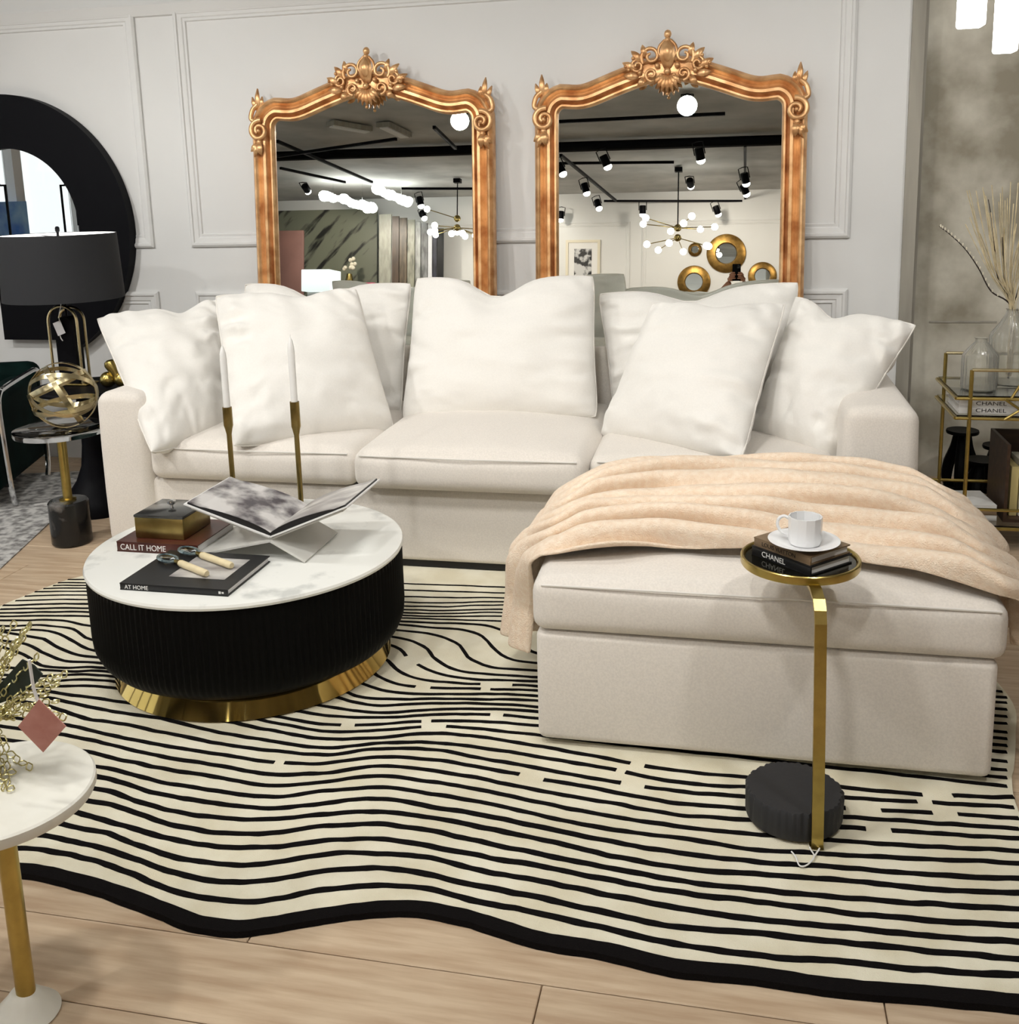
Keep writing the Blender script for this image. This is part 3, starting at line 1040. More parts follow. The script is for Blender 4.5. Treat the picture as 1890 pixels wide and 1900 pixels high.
def ornate_mirror(xc, label):
    root = thing('gold_mirror', label, 'mirror', (xc, MY0, 0.0), 0, 'tall gilt mirrors leaning on the wall', rx=-LEAN)
    zs = np.linspace(0.06, 1.7, 3)
    out = [(x, 0.0, z) for x, z in frame_path()]
    MB().add(out, [tuple(range(len(out)))]).build('mirror_glass', M_MIRR, root, False)
    MB().add([(x, 0.021, z) for x, _, z in out], [tuple(range(len(out)))]).build('back_board', M_BLKW, root, False)
    MB().sweep([(x, 0, z) for x, z in frame_path()], FPROF, (0, -1, 0)).build('frame', M_GOLD, root, True, flat_angle=60)
    MB().sweep([(HW + 0.05, 0, 0.055), (-HW - 0.05, 0, 0.055)], FPROF, (0, -1, 0)).build('bottom_rail', M_GOLD, root, True, flat_angle=60)
    # crest
    mb = MB()
    y = -0.045
    leaf(mb, (0, 1.96), (0, 2.10), 0.034, y, 0.022)
    leaf(mb, (0, 1.985), (0.002, 2.075), 0.020, y - 0.018, 0.016)
    mb.sphere((0, y, 2.112), 0.017, 10, 8, (1, 1, 1.15))
    mb.sphere((0, y - 0.01, 2.085), 0.014, 10, 6)
    for sg in (-1, 1):
        mb.tube(spiral(sg * 0.075, 2.015, 0.046, 0.010, PI / 2 - sg * 2.3, 1.35, sg, y - 0.006), [0.0105 - 0.004 * i / 25 for i in range(26)], 7)
        mb.tube(spiral(sg * 0.135, 1.975, 0.032, 0.008, PI / 2, 1.3, -sg, y - 0.002), [0.009 - 0.003 * i / 25 for i in range(26)], 7)
        mb.tube(spiral(sg * 0.072, 1.935, 0.030, 0.007, -PI / 2, 1.2, sg, y - 0.004), [0.0085 - 0.003 * i / 25 for i in range(26)], 7)
        mb.tube(cr([(sg * 0.012, y - 0.006, 2.085), (sg * 0.035, y - 0.01, 2.06), (sg * 0.04, y - 0.012, 2.03), (sg * 0.02, y - 0.012, 2.0)], 5), 0.007, 6)
        leaf(mb, (sg * 0.11, 1.99), (sg * 0.165, 2.045), 0.016, y, 0.014)
        leaf(mb, (sg * 0.10, 2.01), (sg * 0.115, 2.07), 0.014, y, 0.014)
        leaf(mb, (sg * 0.14, 1.96), (sg * 0.205, 1.995), 0.016, y, 0.014)
        leaf(mb, (sg * 0.13, 1.93), (sg * 0.20, 1.935), 0.016, y, 0.014)
        leaf(mb, (sg * 0.10, 1.92), (sg * 0.135, 1.885), 0.014, y, 0.014)
        for (bx, bz, br) in ((0.045, 1.972, 0.013), (0.125, 1.945, 0.011), (0.175, 1.96, 0.010), (0.03, 1.93, 0.008), (0.155, 2.01, 0.009), (0.19, 1.975, 0.008)):
            mb.sphere((sg * bx, y - 0.014, bz), br, 8, 6)
    for k in range(7):
        a = -PI / 2 + (k - 3) * 0.33
        leaf(mb, (0.006 * (k - 3), 1.935), (0.075 * math.cos(a), 1.935 + 0.085 * math.sin(a)), 0.012, y - 0.006, 0.012)
    mb.sphere((0, y - 0.016, 1.945), 0.016, 10, 8)
    mb.sphere((0, y - 0.012, 1.845), 0.008, 8, 6)
    mb.rbox((0, -0.026, 1.955), (0.25, 0.03, 0.08), 0.012, 3)
    mb.build('crest', M_GOLD, root, True, flat_angle=70)
    for sg in (-1, 1):
        mb = MB()
        x = sg * (HW + 0.008)
        mb.tube(spiral(x - sg * 0.004, 1.755, 0.052, 0.012, PI / 2 + 0.2 * sg, 1.45, -sg, -0.048, 34), [0.014 - 0.006 * i / 33 for i in range(34)], 8)
        mb.sphere((x - sg * 0.004, -0.06, 1.753), 0.011, 8, 6)
        mb.tube(cr([(x + sg * 0.01, -0.04, 1.80), (x + sg * 0.045, -0.035, 1.815), (x + sg * 0.038, -0.03, 1.86), (x + sg * 0.01, -0.03, 1.885)], 6), 0.012, 8)
        leaf(mb, (x, 1.69), (x + sg * 0.048, 1.655), 0.016, -0.04, 0.016)
        leaf(mb, (x, 1.70), (x - sg * 0.01, 1.635), 0.018, -0.046, 0.016)
        leaf(mb, (x, 1.70), (x + sg * 0.030, 1.625), 0.014, -0.040, 0.016)
        mb.sphere((x, -0.046, 1.70), 0.016, 8, 6)
        mb.build('corner_scroll', M_GOLD, root, True, flat_angle=70)
        mb = MB()
        leaf(mb, (x + sg * 0.005, 1.86), (x + sg * 0.012, 1.965), 0.014, -0.02, 0.014)
        leaf(mb, (x + sg * 0.018, 1.86), (x + sg * 0.042, 1.925), 0.012, -0.02, 0.012)
        leaf(mb, (x - sg * 0.012, 1.87), (x - sg * 0.012, 1.925), 0.012, -0.02, 0.012)
        mb.build('finial', M_GOLD, root, True, flat_angle=70)
    return root


ornate_mirror(-1.768, 'tall gilt mirror with carved crest behind the candlesticks, left of the pair')
ornate_mirror(-0.322, 'tall gilt mirror with carved crest behind the ottoman, right of the pair')

# ================================================================== COFFEE TABLE
TCX, TCY, TR_, TZ = -1.465, 2.785, 0.478, 0.380
ct = thing('coffee_table', 'round black drum coffee table with white marble top on the striped rug', 'coffee table', (TCX, TCY, RZ))
T0 = -RZ


def flute(r, z, a):
    return r + (0.0028 * math.cos(a * 150) if 0.1 < z < 0.34 and r > 0.4 else 0)


MB().lathe([(TR_ - 0.012, TZ - 0.018 + T0), (TR_ - 0.002, TZ - 0.016 + T0), (TR_, TZ - 0.009 + T0), (TR_ - 0.003, TZ - 0.002 + T0), (TR_ - 0.009, TZ + T0)], 96).build('marble_top', M_MARB, ct)
MB().lathe([(0.385, 0.066), (0.415, 0.068), (TR_ - 0.040, 0.080), (TR_ - 0.022, 0.100), (TR_ - 0.011, 0.130), (TR_ - 0.008, 0.165), (TR_ - 0.008, 0.33), (TR_ - 0.010, TZ - 0.0185 + T0)], 600, fn=flute).build('drum', M_BLKW, ct)
MB().lathe([(0.418, 0.0025), (0.422, 0.005), (0.400, 0.04), (0.384, 0.066)], 72).build('brass_plinth', M_BRASSP, ct)


def book(name, label, w_, d_, h, loc, rz, cover, pages=M_PAPER, parent_group=None, spine_front=True):
    r = thing(name, label, 'book', loc, rz, parent_group)
    e = 0.003
    MB().box((0, 0, e / 2), (w_, d_, e)).build('back_cover', cover, r, False)
    MB().box((0, 0, h - e / 2), (w_, d_, e)).build('front_cover', cover, r, False)
    MB().rbox((0, -d_ / 2 + 0.003, h / 2), (w_, 0.006, h - 0.0002), 0.002, 2).build('spine', cover, r)
    MB().box((0, 0.001, h / 2), (w_ - 0.008, d_ - 0.012, h - 2 * e - 0.0004)).build('page_block', pages, r, False)
    return r


M_BKBLK = mat('black_book_cloth', (0.012, 0.012, 0.013), 0.4)
M_BKBRN = mat('brown_book_jacket', srgb(86, 44, 34), 0.35, col2=srgb(60, 26, 20), vscale=8)
M_INK = mat('white_lettering', (0.78, 0.77, 0.74), 0.6)
M_PHOTO = mat('printed_photograph', (0.62, 0.60, 0.58), 0.35, col2=(0.07, 0.06, 0.07), vscale=9, detail=8, vlo=0.40, vhi=0.58)
M_PHOTO2 = mat('pale_printed_photograph', (0.62, 0.60, 0.56), 0.3, col2=(0.22, 0.20, 0.20), vscale=7, detail=7, stretch=(1, 2.2, 1))
b1 = book('coffee_table_book', 'black hardcover book lettered AT HOME under two magnifying glasses', 0.325, 0.262, 0.020, (-1.490, 2.517, TZ + 0.0005), 0, M_BKBLK)
MB().box((0.035, 0.012, 0.0203), (0.17, 0.155, 0.0006)).build('cover_picture', M_PHOTO2, b1, False)
text('lettering', 'AT HOME', 0.0165, M_INK, b1, (-0.148, -0.1313, 0.004), (PI / 2, 0, 0))
MB().box((0.139, -0.1312, 0.010), (0.007, 0.0006, 0.007)).box((0.148, -0.1312, 0.010), (0.006, 0.0006, 0.005)).build('spine_mark', M_INK, b1, False)
b2 = book('coffee_table_book', 'brown hardcover book lettered CALL IT HOME under the brass box', 0.272, 0.24, 0.032, (-1.706, 2.785, TZ + 0.0005), 0.0, M_BKBRN)
text('lettering', 'CALL IT HOME', 0.026, M_INK, b2, (-0.124, -0.1203, 0.007), (PI / 2, 0, 0), sx=0.9)
bxr = thing('brass_box', 'small square brass box with a dark lid, on the brown book', 'box', (-1.716, 2.785, TZ + 0.0328))
MB().rbox((0, 0, 0.033), (0.165, 0.165, 0.066), 0.003, 2).build('box_body', M_BRASSD, bxr)
MB().rbox((0, 0, 0.0705), (0.168, 0.168, 0.009), 0.003, 2).build('lid', mat('smoked_lid', (0.10, 0.10, 0.095), 0.15, metal=0.7, var=0.4, vscale=12), bxr)
MB().lathe([(0.006, 0.0752), (0.005, 0.084), (0.013, 0.090), (0.013, 0.097), (0.004, 0.101)], 16).build('knob', M_CHROME, bxr)

# ---- magnifiers
M_IVORY = mat('ivory_handle', srgb(232, 216, 176), 0.4, var=0.1, vscale=30)
M_NACRE = mat('shell_inlay', srgb(150, 165, 165), 0.2, metal=0.4, col2=srgb(60, 75, 80), vscale=60, detail=6)


def magnifier(label, hx, hy, hx2, hy2, z):
    a, b = at_z(hx, hy, z), at_z(hx2, hy2, z)
    d = (a - b).normalized()
    r = thing('magnifying_glass', label, 'magnifier', (b.x, b.y, TZ + 0.0212), math.atan2(d.y, d.x), 'ivory handled magnifying glasses')
    L = (a - b).length
    MB().tube([(0, 0, 0.011), (L * 0.05, 0, 0.011), (L * 0.5, 0, 0.0112), (L * 0.95, 0, 0.011), (L, 0, 0.011)], [0.0085, 0.0105, 0.0102, 0.0105, 0.008], 14).build('handle', M_IVORY, r)
    MB().tube([(-0.028, 0, 0.011), (-0.008, 0, 0.011), (0.0, 0, 0.011)], [0.005, 0.007, 0.0095], 12).build('ferrule', M_BRASS, r)
    ring = [(-0.066 + 0.040 * math.cos(t), 0.021 * math.sin(t), 0.0105) for t in np.linspace(0, 2 * PI, 28, endpoint=False)]
    MB().tube(ring, 0.0045, 8, True).build('lens_rim', M_NACRE, r)
    MB().sphere((-0.066, 0, 0.0105), 1.0, 20, 8, (0.037, 0.018, 0.006)).build('lens', M_GLASS, r)
    return r


magnifier('ivory handled magnifying glass lying nearer the front of the black book', 384, 1066, 334, 1046, TZ + 0.03)
magnifier('ivory handled magnifying glass lying nearer the open book', 430, 1051, 374, 1031, TZ + 0.03)

# ---- open book on its acrylic cross stand
SY0, SY1 = 2.665, 2.93
cxp = at_y(503, 1000, SY0)
SXc, SZc = cxp.x, cxp.z
lft, rgt = at_y(342, 938, SY0), at_y(648, 943, SY0)
stand = thing('book_stand', 'clear acrylic cross shaped book stand under the open book', 'book stand', (SXc, SY0, TZ))
low_r, low_l = at_z(580, 1033, TZ), at_z(383, 1018, TZ)


def plate(p0, p1, y0, y1, th):
    a, b = Vector((p0[0], 0, p0[1])), Vector((p1[0], 0, p1[1]))
    d = (b - a).normalized()
    nn = Vector((-d.z, 0, d.x)) * th / 2
    o = [a + nn, b + nn, b - nn, a - nn]
    return [Vector((p.x, y0, p.z)) for p in o], (0, y1 - y0, 0)


M_STAND = mat('frosted_white_acrylic', (0.86, 0.85, 0.80), 0.25, trans=0.35, ior=1.3)
MB().prism(*plate((low_r.x, TZ + 0.004), (SXc, SZc - 0.004), SY0 - 0.01, SY1 - 0.02, 0.006)).build('leg_plate', M_STAND, stand, False, True)
MB().prism(*plate((low_l.x, TZ + 0.004), (SXc, SZc - 0.004), SY0 - 0.01, SY1 - 0.02, 0.006)).build('leg_plate', M_STAND, stand, False, True)
lu = Vector((lft.x, lft.z))
ru = Vector((rgt.x, rgt.z))
sp = Vector((SXc, SZc))
MB().prism(*plate(tuple(sp), tuple(sp + (lu - sp) * 0.92), SY0, SY1 - 0.02, 0.005)).build('rest_plate', M_STAND, stand, False, True)
MB().prism(*plate(tuple(sp), tuple(sp + (ru - sp) * 0.92), SY0, SY1 - 0.02, 0.005)).build('rest_plate', M_STAND, stand, False, True)
ob = thing('open_book', 'open photography book with black edged pages resting on the acrylic stand', 'book', (SXc, SY0, SZc + 0.008))


def page_side(end, k, nm_c, m_pg):
    d = (end - sp).normalized()
    L = (end - sp).length
    nn = Vector((-d.y, d.x)) if -d.y * 0 + d.x > 0 else Vector((d.y, -d.x))
    if nn.y < 0:
        nn = -nn
    o0 = sp + nn * 0.005
    yA, yB = SY0 - 0.008, SY1 + 0.012

    def pt(s, h):
        q = o0 + d * s + nn * h
        return (q.x, q.y)
    # cover board
    a, b = pt(0.004, 0.002), pt(L, 0.002)
    MB().prism(*plate(a, b, yA, yB, 0.004)).build('cover', M_PAPER, ob, False, True)
    # page block with a curved top
    prof = []
    for i in range(15):
        t = i / 14
        hgt = 0.005 + 0.016 * (math.sin(PI * min(1, t * 1.15 + 0.02)) ** 0.6) * (1 - 0.55 * t) + 0.004
        prof.append((t * (L - 0.012) + 0.004, hgt))
    poly = [pt(s, h) for s, h in prof] + [pt(prof[-1][0], 0.0045), pt(prof[0][0], 0.0045)]
    MB().prism([(p[0], yA + 0.006, p[1]) for p in poly], (0, yB - yA - 0.012, 0)).build('page_block', M_BKBLK, ob, False, True)
    tp = [pt(s, h + 0.0006) for s, h in prof]
    v = []
    for p in tp:
        v += [(p[0], yA + 0.0065, p[1]), (p[0], yB - 0.0065, p[1])]
    v2 = [(x, y, z + 0.0008) for x, y, z in v]
    n = len(v)
    f = [(2 * i, 2 * i + 1, 2 * i + 3, 2 * i + 2) for i in range(n // 2 - 1)]
    f2 = [(a + n, b + n, c + n, e + n) for a, b, c, e in f]
    sf = [(0, 1, n + 1, n), (n - 2, n - 1, 2 * n - 1, 2 * n - 2)] + [(2 * i, 2 * i + 2, n + 2 * i + 2, n + 2 * i) for i in range(n // 2 - 1)] + [(2 * i + 1, 2 * i + 3, n + 2 * i + 3, n + 2 * i + 1) for i in range(n // 2 - 1)]
    mesh('page', v + v2, f + f2 + sf, m_pg, ob, False, True)


page_side(lu, -1, 'l', M_PHOTO)
page_side(ru, 1, 'r', M_PHOTO2)

# ---- candlesticks
M_WAX = mat('white_wax', (0.86, 0.85, 0.82), 0.45)


def candlestick(label, ptop, pcup, pcup2, Y):
    tp, cu, c2 = at_y(*ptop, Y), at_y(*pcup, Y), at_y(*pcup2, Y)
    r = thing('candlestick', label, 'candlestick', (cu.x, Y, TZ), 0, 'slim brass candlesticks')
    z1, z2, z3 = tp.z - TZ, cu.z - TZ, c2.z - TZ
    MB().lathe([(0.045, 0.0005), (0.045, 0.006), (0.012, 0.011)], 28).build('base', M_BRASSD, r)
    MB().lathe([(0.0085, 0.008), (0.0085, z3 - 0.01), (0.0125, z3 + 0.01), (0.0155, z3 + 0.02), (0.0155, z2), (0.012, z2), (0.011, z2 - 0.03)], 16).build('stem', M_BRASSD, r)
    MB().lathe([(0.011, z2 - 0.03), (0.0112, z1 - 0.05), (0.010, z1 - 0.03), (0.006, z1 - 0.012), (0.0015, z1 - 0.002)], 14).build('taper_candle', M_WAX, r)
    MB().cyl((0, 0, z1 - 0.006), (0.001, 0, z1 + 0.006), 0.0008, 5).build('wick', M_PAPER, r)


candlestick('slim brass candlestick with white taper, nearer the left sofa arm', (419, 640), (421, 755), (424, 800), 3.03)
candlestick('slim brass candlestick with tall white taper, behind the open book', (544, 624), (546, 745), (551, 802), 3.06)

# ================================================================== DRINK TABLE
dt = thing('drink_table', 'small round brass drink table with black wood foot, in front of the ottoman', 'side table', (0.15, 2.22, RZ))
zt = 0.600
bz = RZ + 0.0025


def bark(r, z, a):
    return r * (1 + (0.022 * math.sin(a * 17 + 3 * math.sin(a * 5)) + 0.016 * math.sin(a * 41)) * (1 if z > 0.014 else 0))


M_FOOT = mat('black_foot_wood', (0.022, 0.022, 0.024), 0.6, bump=0.5, bscale=50)
MB().lathe([(0.098, 0.0), (0.102, 0.006)], 48, (0.147, 2.213, bz)).build('base_plate', M_BRASSD, dt, True, True)
MB().lathe([(0.106, 0.006), (0.108, 0.012), (0.107, 0.066), (0.103, 0.072)], 240, (0.147, 2.213, bz), fn=bark).build('wood_foot', M_FOOT, dt, True, True)
pth = [Vector((0.1915, 2.10, bz + 0.004)), Vector((0.190, 2.101, 0.15)), Vector((0.187, 2.105, 0.35)), Vector((0.184, 2.11, 0.53)), Vector((0.183, 2.118, 0.555)), Vector((0.181, 2.135, 0.572)), Vector((0.177, 2.17, 0.581)), Vector((0.160, 2.28, 0.584))]
v = []
for i, p in enumerate(pth):
    t = (pth[min(i + 1, len(pth) - 1)] - pth[max(i - 1, 0)]).normalized()
    sd = Vector((1, 0.08, 0)).normalized()
    nn = t.cross(sd).normalized()
    for (a, b) in ((-1, -1), (1, -1), (1, 1), (-1, 1)):
        v.append(p + sd * 0.0125 * a + nn * 0.0045 * b)
MB().add(v, gfaces(len(pth), 4, False, True) + [(0, 1, 2, 3), tuple(4 * (len(pth) - 1) + k for k in range(4))]).build('post', M_BRASS, dt, False, True)
MB().box((0.19, 2.125, bz + 0.003), (0.03, 0.06, 0.005)).build('post_foot', M_BRASS, dt, False, True)
MB().lathe([(0.118, zt - 0.016), (0.131, zt - 0.016), (0.133, zt - 0.012), (0.133, zt + 0.002), (0.131, zt + 0.004), (0.127, zt + 0.004), (0.125, zt + 0.001), (0.125, zt - 0.008), (0.10, zt - 0.0085)], 72, (0.152, 2.314, 0)).build('tray', M_BRASS, dt, True, True)
MB().lathe([(0.123, zt - 0.0082), (0.1235, zt - 0.005), (0.122, zt - 0.0035)], 60, (0.152, 2.314, 0)).build('tray_top', mat('dark_smoked_mirror', (0.05, 0.045, 0.03), 0.08, metal=0.9), dt, True, True)
st = [at_z(*p, RZ + 0.006) for p in ((1506, 1556), (1502, 1572), (1510, 1588), (1503, 1600), (1492, 1607), (1482, 1605), (1476, 1590), (1468, 1580))]
st2 = [at_z(*p, RZ + 0.006) for p in ((1523, 1557), (1521, 1572), (1511, 1588))]
MB().tube(cr(st, 6), 0.0018, 5).tube(cr(st2, 5), 0.0018, 5).build('tag_string', M_PAPER, dt, True, True)

ztb = zt - 0.003
ang = -0.775
bk1 = book('small_book', 'small black book with white spine lettering, lower of two on the drink table', 0.172, 0.138, 0.022, (0.154, 2.315, ztb), ang, M_BKBLK)
text('lettering', 'CHANEL', 0.018, M_INK, bk1, (-0.055, -0.0693, 0.0048), (PI / 2, 0, 0))
M_BKTAN = mat('brown_linen_cover', srgb(134, 112, 86), 0.6, var=0.2, vscale=20)
M_BKDK = mat('dark_brown_ink', (0.02, 0.014, 0.01), 0.6)
bk2 = book('small_book', 'small brown book with dark spine lettering, upper of two under the saucer', 0.165, 0.132, 0.020, (0.154, 2.317, ztb + 0.0224), ang, M_BKTAN)
text('lettering', 'LOUIS VUITTON', 0.0135, M_BKDK, bk2, (-0.058, -0.0663, 0.0052), (PI / 2, 0, 0))
zs = ztb + 0.0224 + 0.0212
sc = at_z(1491, 1003, zs + 0.01)
sau = thing('saucer', 'white porcelain saucer on the stacked small books', 'saucer', (sc.x, sc.y, zs))
MB().lathe([(0.030, 0.0), (0.040, 0.0), (0.060, 0.006), (0.078, 0.012), (0.079, 0.0135), (0.077, 0.014), (0.060, 0.009), (0.038, 0.0035), (0.01, 0.003)], 56).build('dish', M_WHITE, sau)
cup = thing('coffee_cup', 'white faceted porcelain coffee cup on the saucer', 'cup', (sc.x + 0.002, sc.y, zs + 0.0038))


def facet(r, z, a):
    k = PI / 12
    return r * math.cos(k) / math.cos((a % (2 * k)) - k) if z > 0.002 else r


MB().lathe([(0.026, 0.0), (0.0335, 0.001), (0.0365, 0.010), (0.0372, 0.06), (0.0372, 0.064), (0.0350, 0.064), (0.0345, 0.058), (0.033, 0.012), (0.02, 0.006)], 60, fn=facet).build('cup_body', M_WHITE, cup, True, flat_angle=18)
hpts = [(-0.034, 0, 0.054), (-0.046, 0.0, 0.060), (-0.058, 0, 0.052), (-0.060, 0, 0.036), (-0.050, 0, 0.022), (-0.034, 0, 0.017)]
MB().tube(cr(hpts, 5), 0.0036, 8).build('handle', M_WHITE, cup, rot=(0, 0, -0.15))
# ================================================================== LEFT SIDE
# ---- black framed wall mirror
MWY = 4.965
wm = thing('wall_mirror', 'big round black framed wall mirror with arched glass, above the green chair', 'mirror', tuple(at_y(60, 420, MWY)))
cpt = at_y(25, 430, MWY)
rr = (at_y(246, 430, MWY) - cpt).length
outl = []
zb1, zb2 = at_y(60, 629, MWY).z, at_y(4, 552, MWY).z
xs1 = at_y(12, 600, MWY).x
a_end = -math.acos(0)
# clockwise from far left round the top and the right side to the flat foot
for k in range(60):
    a = PI * 0.86 - (PI * 0.86 + 1.12) * k / 59
    outl.append((cpt.x + rr * math.cos(a), cpt.z + rr * math.sin(a)))
ax = cpt.x + rr * math.cos(-1.12)
outl += [(ax - 0.10, zb1 + 0.045), (at_y(110, 629, MWY).x, zb1), (xs1, zb1), (xs1, zb2), (outl[0][0], zb2)]
ic = at_y(30, 420, MWY)
ir = (at_y(155, 420, MWY) - ic).length
inl = []
zi = at_y(0, 512, MWY).z
for k in range(40):
    a = PI - PI * k / 39
    inl.append((ic.x + ir * math.cos(a) * 0.98, ic.z + ir * math.sin(a)))
inl = [(inl[0][0], zi)] + inl + [(inl[-1][0], zi)]
# frame: ring strip built by sampling both outlines by angle round the glass centre
cc = (ic.x, (ic.z + zi) / 2 + 0.05)


def radial(poly, a):
    d = (math.cos(a), math.sin(a))
    best = 0
    n = len(poly)
    for i in range(n):
        p, q = poly[i], poly[(i + 1) % n]
        ex, ez = q[0] - p[0], q[1] - p[1]
        den = d[0] * ez - d[1] * ex
        if abs(den) < 1e-12:
            continue
        t = ((p[0] - cc[0]) * ez - (p[1] - cc[1]) * ex) / den
        u = ((p[0] - cc[0]) * d[1] - (p[1] - cc[1]) * d[0]) / den
        if t > 0 and -1e-9 <= u <= 1 + 1e-9:
            best = max(best, t)
    return best


angs = set(2 * PI * k / 200 for k in range(200))
for p in outl[58:] + inl[:1] + inl[-1:]:
    angs.add(math.atan2(p[1] - cc[1], p[0] - cc[0]) % (2 * PI))
angs = sorted(angs)
v = []
for a in angs:
    ro, ri = radial(outl, a), radial(inl, a)
    for (r_, yv) in ((ro, MWY + 0.03), (ro, MWY - 0.03), (ri, MWY - 0.03), (ri, MWY)):
        v.append((cc[0] + r_ * math.cos(a), yv, cc[1] + r_ * math.sin(a)))
MB().add(v, gfaces(len(angs), 4, True, True)).build('frame', M_BLACK, wm, False, True)
MB().prism([(x, MWY - 0.002, z) for x, z in inl], (0, 0.02, 0)).build('mirror_glass', M_MIRW, wm, False, True)

# ---- black pedestal table with the lamp and a brass sculpture
pt_ = thing('pedestal_table', 'black trumpet shaped pedestal table behind the left sofa arm', 'side table', (-2.915, 4.12, 0.0005))
MB().lathe([(0.158, 0.0), (0.160, 0.02), (0.152, 0.06), (0.122, 0.105), (0.09, 0.15), (0.062, 0.22), (0.050, 0.32), (0.047, 0.45), (0.055, 0.54), (0.075, 0.575)], 48).build('pedestal', M_BLACK, pt_)
MB().lathe([(0.225, 0.575), (0.236, 0.580), (0.238, 0.588), (0.234, 0.596)], 64).build('table_top', M_BLACK, pt_)
ltop = 0.597
lamp = thing('table_lamp', 'table lamp with charcoal drum shade and gold looped black base', 'lamp', (-3.005, 4.15, ltop))
lh = 0.368


def arch(hw_, h, y, z0=0.0, n=18):
    return [(-hw_, y, z0)] + [(-hw_ * math.cos(PI * k / n), y, h - hw_ + hw_ * math.sin(PI * k / n)) for k in range(n + 1)] + [(hw_, y, z0)]


MB().rbox((0, 0, 0.005), (0.20, 0.10, 0.01), 0.004, 2).build('foot', M_BRASSD, lamp)
sl = [(x, y + 0.02, z) for x, y, z in arch(0.048, lh - 0.05, -0.0, 0.010)]
MB().prism([(x, -0.03, z) for x, y, z in sl], (0, 0.06, 0)).build('lamp_body', M_BLACK, lamp, False)
MB().tube(arch(0.074, lh, -0.034, 0.010), 0.0065, 8).build('loop', M_CHAMP, lamp)
MB().tube(arch(0.064, lh - 0.012, 0.034, 0.010), 0.0065, 8).build('loop', M_CHAMP, lamp)
MB().cyl((0, 0.0, lh - 0.06), (0, 0, 0.715), 0.006, 10).build('stem', M_BLACK, lamp)
s0, s1 = 0.398, 0.692
MB().lathe([(0.262, s0), (0.250, s1), (0.2475, s1), (0.2595, s0)], 72).build('shade', M_SHADE, lamp)
MB().lathe([(0.2585, s0 + 0.004), (0.2465, s1 - 0.002), (0.2455, s1 - 0.002), (0.2575, s0 + 0.004)], 72).build('shade_lining', M_SHADEI, lamp)
mbh = MB()
for k in range(3):
    a = 2 * PI * k / 3 + 0.4
    mbh.cyl((0, 0, s1 - 0.012), (0.247 * math.cos(a), 0.247 * math.sin(a), s1 - 0.012), 0.002, 6)
mbh.build('shade_spider', M_BLACK, lamp)
MB().sphere((0, 0, 0.55), 0.035, 16, 10, (1, 1, 1.3)).build('bulb', M_BULB, lamp)
MB().lathe([(0.006, 0.700), (0.010, 0.706), (0.010, 0.720), (0.005, 0.726)], 14).build('finial', M_BLACK, lamp)
tg = mat('white_price_tag', (0.84, 0.84, 0.86), 0.6)
rt = Matrix.Rotation(-0.35, 3, 'Y')
MB().box((-0.012, -0.046, 0.268), (0.042, 0.0012, 0.062), M=rt).build('price_tag', tg, lamp, False)
MB().tube(cr([(0.005, -0.046, 0.383), (0.010, -0.046, 0.372), (-0.006, -0.045, 0.33), (-0.006, -0.046, 0.296)], 5), 0.0018, 5).tube(cr([(-0.012, -0.046, 0.238), (-0.008, -0.046, 0.222), (0.0, -0.046, 0.210)], 4), 0.0025, 5).build('tag_string', M_PAPER, lamp)

scp = at_y(214, 700, 4.10)
sculp = thing('brass_sculpture', 'small brass knot sculpture behind the left sofa arm', 'sculpture', (scp.x, 4.10, ltop))
MB().sphere((-0.032, -0.01, 0.036), 0.036, 18, 12).build('lobe', M_BRASS, sculp)
MB().sphere((0.034, 0.0, 0.036), 0.036, 18, 12).build('lobe', M_BRASS, sculp)
MB().tube([(0.012, 0, 0.045), (0.0, 0, 0.075), (-0.014, -0.005, 0.105), (-0.018, -0.005, 0.118), (-0.02, -0.005, 0.126)], [0.024, 0.026, 0.029, 0.025, 0.010], 16).build('lobe', M_BRASS, sculp)

